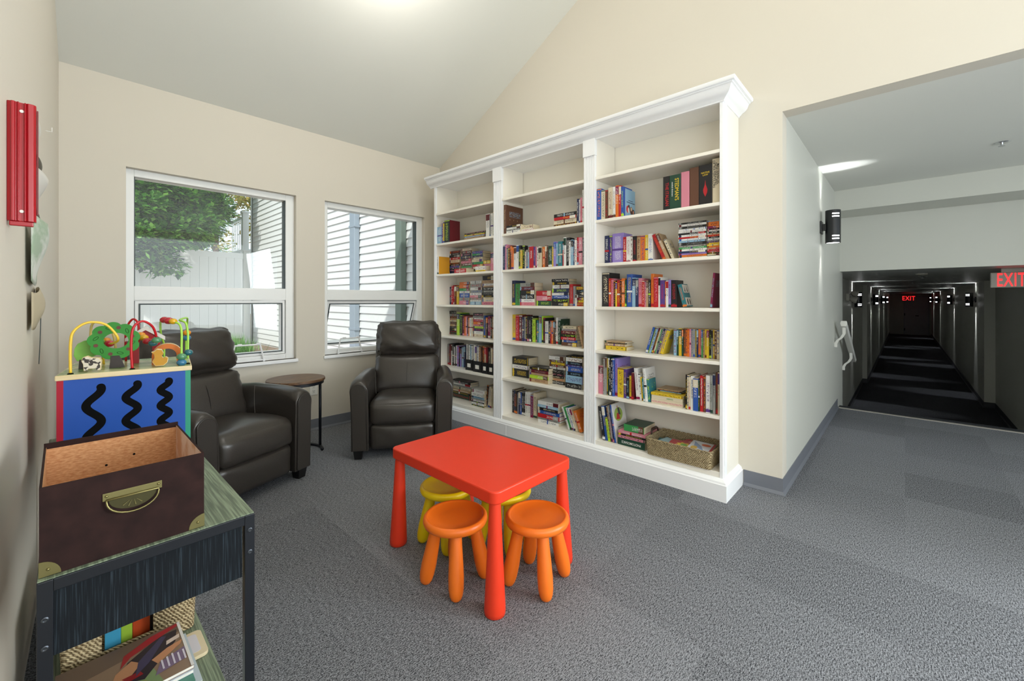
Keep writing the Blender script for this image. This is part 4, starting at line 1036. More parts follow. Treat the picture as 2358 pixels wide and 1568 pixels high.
def book_mat(c, acc, style):
    """printed cover: lettering-like marks and bands along the spine, a title block on the board"""
    key = (c, acc, style)
    if key in BM: return BM[key]
    m = mat('book_%s_%s_%d' % key, PAL[c], .42, spec=.45); g = NT(m)
    tc = g.n('ShaderNodeTexCoord'); s = g.n('ShaderNodeSeparateXYZ'); g.l(tc.outputs['Generated'], s.inputs[0])
    X, Y, Z = s.outputs; oi = g.n('ShaderNodeObjectInfo')
    mp = g.n('ShaderNodeMapping'); mp.inputs['Scale'].default_value = (60, 170, 420) if style != 3 else (60, 150, 120)
    g.l(tc.outputs['Object'], mp.inputs[0])
    nz = g.n('ShaderNodeTexNoise', noise_dimensions='4D', i_Scale=1.0, i_Detail=1.0); g.l(mp.outputs[0], nz.inputs['Vector']); g.l(g.math('MULTIPLY', oi.outputs['Random'], 40.0), nz.inputs['W'])
    mark = g.math('MULTIPLY', g.math('GREATER_THAN', nz.outputs[0], .53), .8)
    def between(v, a, b): return g.math('MULTIPLY', g.math('GREATER_THAN', v, a), g.math('LESS_THAN', v, b))
    spine = g.math('LESS_THAN', X, .035)
    mid = between(Y, .24, .76)
    rz = oi.outputs['Random']
    if style == 5: zone = g.math('MULTIPLY', X, 0.0)
    elif style == 0: zone = g.math('ADD', between(Z, .30, .86), between(Z, .06, .14))
    elif style == 1: zone = between(Z, .42, .93)
    elif style == 2: zone = g.math('ADD', between(Z, .14, .42), between(Z, .52, .9))
    else: zone = between(Z, .1, .9)
    txt = g.math('MULTIPLY', g.math('MULTIPLY', mark, mid), g.math('MINIMUM', zone, 1.0))
    band = between(Z, .72, .97) if style == 1 else (between(Z, .02, .10) if style == 0 else (g.math('MULTIPLY', X, 0.0) if style == 5 else between(Z, .44, .50)))
    if style == 3: band = between(Z, .955, .985)
    cov = g.math('MULTIPLY', g.math('SUBTRACT', 1.0, spine), g.math('MULTIPLY', between(X, .2, .85), g.math('MULTIPLY', between(Z, .60, .80), mark)))
    c2 = 'w' if acc != 'w' and c not in 'wcg' else ('k' if c in LIGHT else 'y')
    col = g.mix(g.math('MULTIPLY', spine, band), lin(PAL[c]), lin(PAL[acc]))
    col = g.mix(g.math('MULTIPLY', spine, txt), col, lin(PAL[c2 if style in (1, 2) else acc]))
    col = g.mix(g.math('MULTIPLY', cov, .8), col, lin(PAL[acc]))
    g.l(col, g.p.inputs['Base Color']); BM[key] = m
    return m
def accent(c):
    return br.choice('krbndmfvx') if c in LIGHT else br.choice('wwcyorgslp')
def plain(c): return mat('plain_cover_' + c, PAL[c], .42, spec=.45)
GEO = {}
def book_geo(b, t, h, dp, hard, mc, mside):
    """spine at x=0 facing -X, thickness y, height z"""
    th = .0022 if hard else .0007; o = .003 if hard else .0
    y = t / 2
    n = 5; rb = min(.005, t * .3) if hard else min(.0015, t * .2)
    sp = [(th + rb, y)] + [(rb - rb * math.sin(PI / 2 * k / n) + 0, y - rb + rb * math.cos(PI / 2 * k / n)) for k in range(n + 1)]
    sp += [(rb - rb * math.cos(PI / 2 * k / n), -y + rb - rb * math.sin(PI / 2 * k / n)) for k in range(n + 1)] + [(th + rb, -y)]
    b.prism(sp[::-1], 0, h, mc)
    b.box(th + rb, dp, y - th, y, 0, h, mside); b.box(th + rb, dp, -y, -y + th, 0, h, mside)
def page_geo(b, t, h, dp, hard):
    th = .0022 if hard else .0007; o = .003 if hard else .0003
    b.box(th + .001, dp - o, -t / 2 + th, t / 2 - th, o, h - o, M_pagew if hard and br.random() < .5 else M_pages)
LAB = {}
def uniq(l):
    l = ' '.join(l.split())
    if l in LAB: LAB[l] += 1; print('DUP LABEL', l)
    LAB[l] = 1
    return l
def make_book(kind, label, c, t, h, dp, group, hard=False, cover=None, acc=None, style=None, M=None, picture=None):
    name, cat = {'book': ('hardcover_book' if hard else 'paperback_book', 'book'), 'dvd': ('dvd_case', 'dvd case'), 'magazine': ('magazine', 'magazine'), 'game': ('board_game_box', 'board game'), 'folder': ('paper_folder', 'folder')}[kind]
    r = thing(name, uniq(label), cat, group=group)
    r.matrix_world = M
    acc = acc or accent(c); style = br.choice((0, 0, 1, 2, 3, 3)) if style is None else style
    mc = book_mat(c, acc, style); ms = plain(cover) if cover else mc
    b = MB(); book_geo(b, t, h, dp, hard, mc, ms); b.build('cover', r)
    b = MB(); page_geo(b, t, h, dp, hard); b.build('page_block', r)
    return r
BAYN = ['left bay', 'middle bay', 'right bay']; SHN = ['first shelf', 'second shelf', 'third shelf', 'fourth shelf', 'fifth shelf', 'sixth shelf', 'bottom shelf']
import re
def parse(spec):
    out = []
    for tk in spec.split():
        m = re.match(r'([a-z]+)(\d+)(?::(\d+))?$', tk); out.append((m.group(1), float(m.group(2)), float(m.group(3)) if m.group(3) else None))
    return out
def depth_at(u, X): Y = yat(u, X); return X * SN + Y * CS
def upright(bay, s, X, u0, u1, sc, spec, where, lean=0, kind='book', hard=None, dpm=None, plain_at=()):
    """books on end; spec: colours, width and height as measured in the photograph (sc = px per photo px)"""
    it = parse(spec); z = SZ[s - 1]; Y0, Y1 = yat(u0, X), yat(u1, X)
    lo, hi = BAYS[bay][1] + .0015, BAYS[bay][0] - .0015
    Y0 = min(Y0, hi); Y1 = max(Y1, lo)
    if lean:
        h_ = max(i[2] or 0 for i in it) / sc * depth_at(u0, X) / FPX * math.sin(math.radians(abs(lean)))
        if lean < 0: Y0 = min(Y0, hi - h_)
        else: Y1 = max(Y1, lo + h_)
    tot = sum(i[1] for i in it); span = Y0 - Y1; y = Y0; hp = 150
    grp = 'books on the %s of the %s' % (SHN[s - 1], BAYN[bay]); ths = math.radians(lean); res = []
    for k, (cc, w, h) in enumerate(it):
        wy = span * w / tot; t = wy * math.cos(ths) - .0004
        hp = h if h is not None else hp * br.uniform(.985, 1.015)
        Hh = hp / sc * depth_at(1179 + (u0 - 1179) + (u1 - u0) * k / max(1, len(it)), X) / FPX / max(math.cos(ths), .8)
        Hh = min(Hh, .29)
        c = cc[0]; hd = (Hh > .222) if hard is None else hard
        xj = X + br.uniform(0, .012) * (0 if kind == 'dvd' else 1)
        dp = min(2.985 - xj, Hh * br.uniform(.60, .70) if dpm is None else dpm)
        left = it[k - 1][0][0] if k else None; right = it[k + 1][0][0] if k < len(it) - 1 else None
        size = 'thin ' if t < .013 else ('thick ' if t > .036 else '')
        nb = ''
        if left and right: nb = ('between %s and %s, ' % (CN[left], CN[right])) if left != right else 'between two %s ones, ' % CN[left]
        elif left: nb = 'right of a %s one, ' % CN[left]
        elif right: nb = 'left of a %s one, ' % CN[right]
        kn = {'book': 'book', 'dvd': 'case', 'magazine': 'magazine', 'game': 'game', 'folder': 'folder'}[kind]
        lab = '%s%s %s %s%s in %s, %s, %s' % (size, CN[c], kn, nb, ORD[k], where, SHN[s - 1], BAYN[bay])
        if len(lab.split()) > 16: lab = '%s %s %s%s in %s, %s, %s' % (CN[c], kn, nb, ORD[k], where, SHN[s - 1], BAYN[bay])
        if len(lab.split()) > 16: lab = '%s %s %s in %s, %s, %s' % (CN[c], kn, ORD[k], where, SHN[s - 1], BAYN[bay])
        yc = y - wy / 2
        M = Matrix.Translation((xj, yc, z + abs(math.sin(ths)) * t / 2 + .0006)) @ Matrix.Rotation(ths, 4, 'X')
        res.append(make_book(kind, lab, c, t, Hh, dp, grp, hd, cover=(cc[1] if len(cc) > 1 else None), M=M, style=(5 if k in plain_at else None)))
        res[-1].empty_display_size = .01
        y -= wy
        DIM[res[-1].name] = (t, Hh, dp)
    return res
DIM = {}
def stack(bay, s, X, u0, u1, sc, spec, where, kind='book', z0=0, hard=None, plain_at=(), jit=1.0, dpm=None):
    """books lying flat, listed from the top one down; spine towards the room"""
    it = parse(spec); z = SZ[s - 1] + z0 + .0004; Y0, Y1 = yat(u0, X), yat(u1, X)
    lo, hi = BAYS[bay][1] + .004, BAYS[bay][0] - .004
    grp = 'books on the %s of the %s' % (SHN[s - 1], BAYN[bay]); res = []
    d = depth_at((u0 + u1) / 2, X)
    for k in range(len(it) - 1, -1, -1):
        cc, th, _ = it[k]; c = cc[0]; t = th / sc * d / FPX
        L = (Y0 - Y1) * (1 - (br.uniform(0, .05) if kind != 'dvd' else 0)); yc = (Y0 + Y1) / 2 + br.uniform(-.004, .004) * jit
        a = yc + L / 2; bq = yc - L / 2
        if a > hi: yc -= a - hi
        if bq < lo: yc += lo - bq
        xj = X + br.uniform(0, .010) * jit; dp = min(2.98 - xj, L * .66 if dpm is None else dpm)
        up = it[k - 1][0][0] if k else None; dn = it[k + 1][0][0] if k < len(it) - 1 else None
        kn = {'book': 'book', 'dvd': 'case', 'magazine': 'magazine', 'game': 'game box', 'folder': 'folder'}[kind]
        size = 'thin ' if t < .013 else ('thick ' if t > .036 else '')
        pos = 'topmost' if k == 0 else ('lowest' if k == len(it) - 1 else ORD[k] + ' from top')
        if len(it) == 1: pos = 'lying alone'
        nb = (' under a %s one' % CN[up]) if up else ((' above a %s one' % CN[dn]) if dn else '')
        lab = '%s%s %s%s, %s in %s, %s, %s' % (size, CN[c], kn, nb, pos, where, SHN[s - 1], BAYN[bay])
        if len(lab.split()) > 16: lab = '%s%s %s, %s in %s, %s, %s' % (size, CN[c], kn, pos, where, SHN[s - 1], BAYN[bay])
        # rotate: book height -> Y axis, thickness -> Z
        M = Matrix.Translation((xj, yc + L / 2, z + t / 2)) @ Matrix.Rotation(br.uniform(-.012, .012) * jit, 4, 'Z') @ Matrix.Rotation(PI / 2, 4, 'X')
        hd = (L > .222) if hard is None else hard
        r = make_book(kind, lab, c, t - .0003, L, dp, grp, hd, cover=(cc[1] if len(cc) > 1 else None), M=M, style=(5 if k in plain_at else None)); res.insert(0, r); DIM[r.name] = (t, L, dp)
        z += t
    global TOPZ; TOPZ = z - SZ[s - 1]
    return res
def spine_text(r, s, size, c, z=None, sx=1.0, y=0, horiz=False, emit=False):
    """lettering on a book spine; runs down the spine unless horiz"""
    t, h, dp = DIM[r.name]
    cov = [o for o in r.children if o.name.startswith('cover')][0]
    m = plain(c) ; z = h * .5 if z is None else h * z
    R = FACE if horiz else FACE @ Matrix.Rotation(-PI / 2, 4, 'Z')
    return text('title', s, size, m, cov, Matrix.Translation((-.0006, y, z)) @ R, ext=.0002, sx=sx)
def XL_(u, bay): return BAYS[bay][0] / yat(u, 1)
# ---- left bay
A = 5.226; B8 = 8.253; Z2 = 5.058
upright(0, 2, 2.715, 1004, 1033.6, A, 'sw55:200 v16:250 y16:235 kd62:268', 'left row')
stack(0, 2, 2.80, 1068, 1116, A, 'k15 fl12 y10 s20 a18 b15 w10', 'low stack')
upright(0, 2, 2.76, 1117, 1137.5, A, 'w48:285 g12:265 w30:285 f20:300', 'right row')
upright(0, 3, 2.712, 1005, 1008.5, B8, 'wq20:340', 'left end', hard=True, dpm=.15)
stack(0, 3, 2.88, 1033, 1057, B8, 'd45 k35 k45 r45 c55 m30 k35 b30 k25 n50 n60', 'first stack')
stack(0, 3, 2.86, 1061, 1085, B8, 'c45 m50 k50 n50 m45 p45 m45 e40 c35 k40 m40', 'second stack')
stack(0, 3, 2.86, 1086, 1110.5, B8, 'b45 e35 n35 c40 c50 e45 r45 c45 k40 a40', 'third stack')
stack(0, 3, 2.86, 1112, 1128, B8, 'y60 p50 s40 a80', 'fourth stack', dpm=.11)
upright(0, 3, 2.74, 1128.5, 1137, B8, 'p70:345', 'right end')
stack(0, 3, 2.735, 1044, 1072, B8, 'r85', 'front of stacks', dpm=.105)
stack(0, 3, 2.735, 1092, 1118, B8, 'w75 y32', 'front stack', dpm=.10)
upright(0, 4, 2.88, 1032, 1055.5, B8, 'n40:330 r30:360 r35:365 d40:350 y50:350', 'left row')
stack(0, 4, 2.87, 1056.5, 1080, B8, 'o50 o70 e50 w45 b80 g60 p75', 'first stack')
stack(0, 4, 2.86, 1081.5, 1108, B8, 'w50 g75 w50 g55 w45 p45 g45 w30 s60', 'second stack')
stack(0, 4, 2.86, 1109, 1136, B8, 'k85 a60 w45 a30 k60 g40 k50 k40 c30 c55 p60', 'third stack')
stack(0, 5, 2.88, 1034.5, 1050.5, Z2, 'k35 g25 k25 a20 c20 m30 a25 k22 k25 k25 f20', 'left stack')
upright(0, 5, 2.85, 1051.3, 1088, Z2, 'l38:258 f14:250 k28:235 d25:235 o20:225 p18:225 k15:218 o14:212 w30:215 c25:220', 'middle row')
stack(0, 5, 2.84, 1088.5, 1112, Z2, 'k36 g22 w16 r28 o30 p22 l24 n32 w32 c36', 'right stack')
upright(0, 5, 2.82, 1112.5, 1137, Z2, 'b20:258 a22:235 k20:245 x30:255 g15:235 k14:248 a30:255', 'right row')
upright(0, 6, 2.84, 1029, 1070, Z2, 'g20:240 k15:245 d22:240 w18:235 k30:250 w15:220 k12:235 w25:240 u25:240 k10:230 u22:210 g15:225 s22:230 n25:250', 'left row')
M_holder = mat('black_card_holder', '141518', .6)
def holder(n, u0, u1, X, spec):
    Y0, Y1 = yat(u0, X), yat(u1, X); w = (Y0 - Y1); z = SZ[5] + .0006; yc = (Y0 + Y1) / 2
    t = thing('magazine_holder', uniq('black card magazine holder with white label, %s from left on sixth shelf, left bay' % n), 'magazine holder', (X, yc, z), group='black magazine holders in the left bay')
    def sh(b):
        D = .225
        for y in (-w / 2 + .001, w / 2 - .003): b.prism([(0, 0), (D, 0), (D, .23), (.12, .23), (0, .105)], y, y + .002, M_holder, Matrix(((1, 0, 0, 0), (0, 0, 1, 0), (0, 1, 0, 0), (0, 0, 0, 1))))
        b.box(0, .002, -w / 2 + .003, w / 2 - .003, 0, .105, M_holder); b.box(D - .002, D, -w / 2 + .003, w / 2 - .003, 0, .23, M_holder); b.box(.002, D - .002, -w / 2 + .003, w / 2 - .003, 0, .002, M_holder)
    one('holder_body', sh, parent=t)
    one('label_card', lambda b: b.box(-.0012, -.0002, -w * .22, w * .22, .030, .068, M_plate), parent=t)
    it = parse(spec); ys = w - .010; tt = ys / sum(i[1] for i in it); y = yc + w / 2 - .005
    for k, (c, wd, h) in enumerate(it):
        tw = tt * wd; lab = '%s magazine, %s from left inside %s black holder, sixth shelf, left bay' % (CN[c[0]], ORD[k], n)
        M = Matrix.Translation((X + .004 + br.uniform(0, .004), y - tw / 2, z + .0026))
        r = make_book('magazine', lab, c[0], tw - .0004, (h or 250) / 1000, .19, 'magazines in the black holders', False, M=M); y -= tw
holder('first', 1071.5, 1088.5, 2.765, 'w5:255 g5:250 w5:258 s4:252 w6:254')
holder('second', 1089, 1108.5, 2.745, 'w5:255 c5:250 g5:258 w4:252 a6:254 m5:248')
holder('third', 1109, 1122.5, 2.735, 'm6:255 a5:250 d5:252')
holder('fourth', 1123, 1137, 2.73, 'k6:248 c5:245 a5:250')
stack(0, 7, 2.86, 1036, 1083, Z2, 'k26 w24 g22 c26 a28 k24 f52', 'left stack')
stack(0, 7, 2.765, 1084.5, 1114, Z2, 'w38 w40 s26 g10 w24 k12 w24 f14', 'loose paper stack', kind='folder', hard=False, dpm=.20, jit=2)
upright(0, 7, 2.80, 1116, 1130.5, Z2, 'k35:255 n15:255 c40:245 c25:232', 'right row', lean=7)
# ---- middle bay
r = upright(1, 2, 2.715, 1157.5, 1163, A, 'm30:352', 'left end', hard=True, dpm=.23, plain_at=(0,))
text('gilt_title', 'The Invisible Universe', .019, plain('a'), [o for o in r[0].children if o.name.startswith('cover')][0], Matrix.Translation((-.0005, 0, .135)) @ FACE @ Matrix.Rotation(-PI / 2, 4, 'Z'), ext=.0002)
for q, (a_, c_) in enumerate([(i, j) for i in range(3) for j in range(3)]):
    one('gilt_ornament', lambda b: b.box(.05 + a_ * .05, .056 + a_ * .05, -DIM[r[0].name][0] / 2 - .0006, -DIM[r[0].name][0] / 2 - .0001, .08 + c_ * .05, .09 + c_ * .05, plain('a')), parent=[o for o in r[0].children if o.name.startswith('cover')][0])
stack(1, 2, 2.72, 1164.5, 1197, A, 'k24 w22 g20 w30', 'left stack')
stack(1, 2, 2.74, 1198.5, 1227, A, 'c44 w32', 'small stack')
stack(1, 2, 2.74, 1274, 1326, A, 'k42 r34 c48 m32', 'right stack')
upright(1, 2, 2.74, 1328.5, 1343.5, A, 'n16:300 w18:290 p25:310 w18:400', 'right row')
r = upright(1, 3, 2.715, 1156, 1344, A, 'n25:290 p18:305 g20:260 m22:255 m22:290 o28:265 w30:265 w30:290 k22:285 y26:235 k28:280 c16:210 g24:225 s22:270 r45:260 v18:255 p20:255 w20:260 c36:245 a15:250 o26:245 m18:262 m14:255 f44:255 y14:250 u26:300 s20:280 t45:300 r14:270 w24:345 k34:340 w16:300 s24:310 n12:290 w22:320 r20:335 p36:330 g18:320', 'full row', plain_at=(14,))
spine_text(r[14], 'SIGNAL', .020, 'w', .62)
B7 = 7.84
upright(1, 4, XL_(1178, 1), 1178.3, 1196, B7, 'n55:445 e85:400', 'left row')
stack(1, 4, 2.80, 1197, 1231, B7, 'g70 d65 k75 k80 w60 p60', 'first stack')
stack(1, 4, 2.80, 1232.5, 1268, B7, 'r90 p90 f90', 'second stack')
stack(1, 4, 2.80, 1270, 1309.5, B7, 'k55 k55 w65 n75 w50 b60 k70 k60', 'third stack')
upright(1, 4, 2.78, 1311, 1326.5, B7, 'r60:395 g45:360 w30:210', 'right row')
stack(1, 4, 2.79, 1328, 1343, B7, 'y48 k50 k45 k50 d45 y45 r65', 'fourth stack')
upright(1, 5, XL_(1178, 1), 1178.3, 1290, B7, 'y75:462 r70:455 d60:460 n36:430 g35:440 k30:450 k35:455 k35:455 k30:455 l55:430 f35:400 t25:395 s50:480 l34:482 k35:450 w58:395 k40:405 r25:410 o25:412 m30:405 k20:412 w35:480 f45:455', 'long row')
stack(1, 5, 2.78, 1291.5, 1327, B7, 'c50 g36 d60 k55 r50 b46 m64', 'right stack')
upright(1, 5, 2.706, 1338, 1341.5, B7, 'a10:400', 'right end', lean=-13, hard=False, dpm=.065)
r = stack(1, 6, XL_(1178, 1), 1178.5, 1216, Z2, 'k90 w46 k94', 'left stack', hard=True, dpm=.15)
stack(1, 6, 2.74, 1217.5, 1262, Z2, 'k30 d36 a24 l42 a44', 'low second stack')
stack(1, 6, 2.80, 1263.5, 1300, Z2, 'w44 m28 y25 m28 w28 k48 k28 k25 a33 k38', 'third stack')
stack(1, 6, 2.75, 1301.5, 1341, Z2, 'k20 w46 k38 v24 b58 k42 s88 k62', 'fourth stack')
upright(1, 7, XL_(1177.5, 1), 1177.5, 1235, Z2, 'k25:268 n20:262 k25:265 g12:250 n25:262 b15:258 k30:255 k22:265 w35:285 w30:290 x35:262 c40:290', 'left row')
r = stack(1, 7, 2.76, 1236.5, 1286, Z2, 'w42 s30 k34 b42 r48 g24 w38', 'middle stack')
upright(1, 7, 2.76, 1308, 1342, Z2, 'w25:250 e30:250 w25:245 b15:255 w30:252 c25:250 a26:240 o55:235', 'leaning row', lean=-22)
# ---- right bay
r = upright(2, 2, 2.715, 1371, 1435, A, 'b60:375 c55:350 m35:345 c62:370 w38:370 o40:380 r30:375 b32:360', 'left row')
rp1 = upright(2, 2, 2.74, 1435.5, 1439, A, 'ws10:345', 'left end of the gap', hard=False, dpm=.15)
r = upright(2, 2, 2.75, 1525, 1656.8, A, 'k88:418 f142:422 p98:440 m112:478 k150:490 c84:545', 'right row', hard=True, plain_at=range(6))
spine_text(r[0], 'THE ITALIAN', .030, 'r', .48, y=-.004, sx=.9)
spine_text(r[1], "STEDMAN'S", .036, 'y', .58, y=-.010, sx=.78); spine_text(r[1], 'medical dictionary', .013, 'w', .60, y=.018)
spine_text(r[4], 'NATIVE', .015, 'y', .80, horiz=True); spine_text(r[4], 'LAW', .015, 'y', .745, horiz=True)
one('red_ornament', lambda b: b.prism([(0, .16), (-.003, .13), (-.013, .10), (-.011, .08), (0, .055), (.011, .08), (.013, .10), (.003, .13)], -.0006, -.0001, plain('r'), Matrix(((0, 0, 1, 0), (1, 0, 0, 0), (0, 1, 0, 0), (0, 0, 0, 1)))), parent=[o for o in r[4].children if o.name.startswith('cover')][0])
for q, s in enumerate(('MASTERPIECES', 'NEW ENGLAND', 'OF WATERCOLORS')): spine_text(r[5], s, .019, 'k', .66, y=-.012 + .012 * q)
upright(2, 3, XL_(1392, 2), 1392, 1503, A, 'n50:345 v36:345 u140:368 r36:315 w50:320 w30:325 k45:318 a40:320 o55:320 y36:325 w52:335', 'left row')
upright(2, 3, 2.82, 1525, 1543, A, 'r34:320 a32:325', 'leaning pair', lean=-24)
upright(2, 3, 2.81, 1546.5, 1553.5, A, 'c35:250', 'leaning end', lean=-24)
B12 = 12.06
stack(2, 3, 2.79, 1562.5, 1626.5, B12, 'k52 w62 k62 w60 w58 k52 w62 r48 w52 s58 k78 g52 e52 w60 n52 u52 o58 c52', 'left stack of cases', kind='dvd', hard=False, jit=.6)
stack(2, 3, 2.785, 1628.5, 1656, B12, 'g36 o120 x60 k45 w40 k52 c38 r55 k42 w48 g40 v40 y42 y48 o46 a42 r44 r46 k44 c44 t46', 'right stack of cases', kind='dvd', hard=False, jit=.6)
Z4 = 6.205
upright(2, 4, XL_(1384, 2), 1384.5, 1557, Z4, 'k118:480 r35:400 p40:400 k30:370 y25:350 r50:375 k32:385 o48:405 f24:385 b88:465 s52:415 n40:395 p50:410 r40:375 p26:370 a28:375 k32:392 o45:478 r66:430 w26:430 v60:385 o14:370 w34:380 u34:395 k76:390', 'long row')
rp2 = upright(2, 4, 2.78, 1571, 1581, Z4, 't72:325', 'leaning end', lean=-14, hard=False)
upright(2, 4, 2.745, 1633, 1638, Z4, 'x18:500', 'right end', lean=5, hard=False, dpm=.17)
stack(2, 5, 2.80, 1391, 1440, Z4, 'a22 k14 a36 y52', 'low pile', jit=3)
upright(2, 5, 2.80, 1485, 1526, Z4, 'b35:365 l22:360 s28:362 d30:360 c14:355 e15:350 g20:355 n30:360 a24:358 y44:355', 'leaning row', lean=17, hard=False)
upright(2, 5, 2.80, 1550.5, 1656, Z4, 's48:370 f28:372 y55:390 f25:388 m30:392 o30:395 o35:396 p25:396 g30:398 g30:398 y20:400 n25:402 o25:404 p25:404 e20:405 a25:408 y30:410 y36:412 k34:410 g20:412 y25:415 m35:420 c35:420', 'upright row', hard=False)
Z5 = 4.9
upright(2, 6, 2.735, 1372, 1458, Z5, 'p75:315 g26:420 g20:425 y16:410 f25:430 k25:400 k15:425 b30:430 u42:430 y85:330 v40:325 k36:235 y30:260 d26:300', 'left row')
upright(2, 6, 2.74, 1464, 1497, Z5, 'w60:355 w38:300 y30:265 t24:255 w46:370 t44:255', 'leaning row', lean=-5)
r = stack(2, 6, 2.745, 1498.5, 1574, Z5, 'y30 c44 c50', 'short stack', hard=False, jit=.4, plain_at=(1, 2))
spine_text(r[2], 'NUTRITION PRESCRIPTION', .017, 'p', .5); spine_text(r[1], 'CLASSIC', .012, 'e', .6)
stack(2, 6, 2.80, 1512, 1568, Z5, 'a9 k8 s10', 'crumpled magazines', kind='magazine', z0=TOPZ, hard=False, jit=3, dpm=.15)
r = upright(2, 6, 2.725, 1577, 1656, Z5, 'k24:390 c22:385 c22:370 w32:385 b60:365 f16:350 r48:405 m26:400 w58:420 g28:430 g30:450 m30:470 c18:480', 'right row', plain_at=(3, 6))
spine_text(r[3], "WHAT'S A PROOF OF?", .012, 'n', .62); spine_text(r[6], 'Cooking Class and Good Nutrition', .012, 'w', .55)
upright(2, 7, 2.735, 1386, 1414, Z5, 'k42:370 b50:380 l40:260 m20:395 a16:390 g16:400 n16:330', 'leaning row', lean=-9, hard=False)
rp3 = upright(2, 7, 2.735, 1415, 1418.5, Z5, 'bw10:420', 'end of leaning row', lean=-9, hard=False, dpm=.19)
r = stack(2, 7, 2.735, 1422.5, 1486, Z5, 'p30 k20 p30 f82', 'game stack', kind='game', hard=False, jit=.5, dpm=.24, plain_at=(3,))
spine_text(r[3], 'PHOTOMOSAICS', .024, 'w', .5, sx=.8)
r2 = stack(2, 7, 2.755, 1436, 1482, Z5, 'ef76', 'white box', kind='game', z0=TOPZ, hard=False, dpm=.18)

# ------------------------------------------------------------------ seagrass baskets
def rope_mat():
    m = mat('seagrass_rope', 'A58E66', .85, spec=.2); g = NT(m)
    ge = g.n('ShaderNodeNewGeometry'); tc = g.n('ShaderNodeTexCoord'); mp = g.n('ShaderNodeMapping'); mp.inputs['Scale'].default_value = (1, 1, .75); g.l(tc.outputs['Object'], mp.inputs[0])
    w = g.n('ShaderNodeTexWave', wave_type='BANDS', bands_direction='DIAGONAL', i_Scale=62.0, i_Distortion=4.0, i_Detail=2.0); g.l(mp.outputs[0], w.inputs['Vector'])
    n = g.n('ShaderNodeTexNoise', i_Scale=60.0, i_Detail=3.0); g.l(tc.outputs['Object'], n.inputs['Vector'])
    v = g.math('ADD', g.math('MULTIPLY', w.outputs[0], .55), g.math('MULTIPLY', n.outputs[0], .6))
    r = g.n('ShaderNodeMapRange'); r.inputs[1].default_value = .3; r.inputs[2].default_value = .9; g.l(v, r.inputs[0])
    g.l(g.mix(r.outputs[0], lin('6B583C'), lin('DCC9A0')), g.p.inputs['Base Color'])
    b = g.n('ShaderNodeBump'); b.inputs['Strength'].default_value = .9; b.inputs['Distance'].default_value = .004; g.l(v, b.inputs['Height']); g.l(b.outputs[0], g.p.inputs['Normal'])
    return m
M_rope = rope_mat(); M_hw = mat('dark_wrapped_handle', '3A231C', .5)
def basket(label, cx, cy, z, lx, ly, h, handles=None, hole=None):
    t = thing('seagrass_basket', label, 'basket', (cx, cy, z)); rr = .0052; n = int(h / (rr * 1.75))
    def body(b):
        for i in range(n):
            zz = rr + i * (h - 2 * rr) / (n - 1); fl = 1 - .04 * (1 - i / (n - 1)); hx, hy = lx / 2 * fl - rr, ly / 2 * fl - rr; r0 = .012
            P = [(x, y, zz) for x, y in rrect(-hx, hx, -hy, hy, r0, 3)]
            skip = hole and hole[2] < zz < hole[3]
            if not skip: b.tube(P, rr, M_rope, 8, closed=True)
            else:
                L = []
                for k in range(len(P)): L.append(P[k])
                # open the front run between hole x limits
                front = [(hole[1], -hy, zz), (hx - r0, -hy, zz)]
                rest = P[:4] + P[4:12]
                b.tube([(hole[1], -hy, zz), (hx - r0, -hy, zz)] + [p for p in P[13:16]] + P[0:11] + [(-hx + r0, -hy, zz), (hole[0], -hy, zz)], rr, M_rope, 8)
        b.box(-lx / 2 * .96 + rr, lx / 2 * .96 - rr, -ly / 2 * .96 + rr, ly / 2 * .96 - rr, .002, .006, M_rope)
    one('woven_body', body, parent=t, smooth='all')
    def rim(b):
        hx, hy = lx / 2 + .001, ly / 2 + .001
        P = rrect(-hx + .004, hx - .004, -hy + .004, hy - .004, .014, 4)
        for ph in (0, PI):
            pts = []
            m_ = []
            for k in range(len(P)):
                a, c = Vector(P[k]), Vector(P[(k + 1) % len(P)]); L = max(1, int((c - a).length / .006))
                for j in range(L): m_.append(a.lerp(c, j / L))
            for k, p in enumerate(m_): q = k * .55 + ph; pts.append((p.x + .003 * math.cos(q), p.y + .003 * math.cos(q), h + .003 * math.sin(q)))
            b.tube(pts, .0042, M_rope, 6, closed=True)
    one('braided_rim', rim, parent=t, smooth='all')
    if handles:
        for s in handles:
            one('handle', lambda b: b.tube([(-.055, s * (ly / 2 - .004), h), (-.048, s * (ly / 2 - .002), h + .026), (-.03, s * ly / 2, h + .034), (.03, s * ly / 2, h + .034), (.048, s * (ly / 2 - .002), h + .026), (.055, s * (ly / 2 - .004), h)], [.005, .006, .010, .010, .006, .005], M_hw, 10), parent=t, smooth='all')
    return t
BZ = SZ[6] + .001
basket('woven seagrass basket full of magazines on the bottom shelf, right bay', 2.826, 1.067, BZ, .286, .425, .108, handles=(1,))
basket('woven seagrass basket on the lower shelf of the console', .150, 1.885, .121, .315, .36, .19, hole=(-.07, .045, .045, .10))
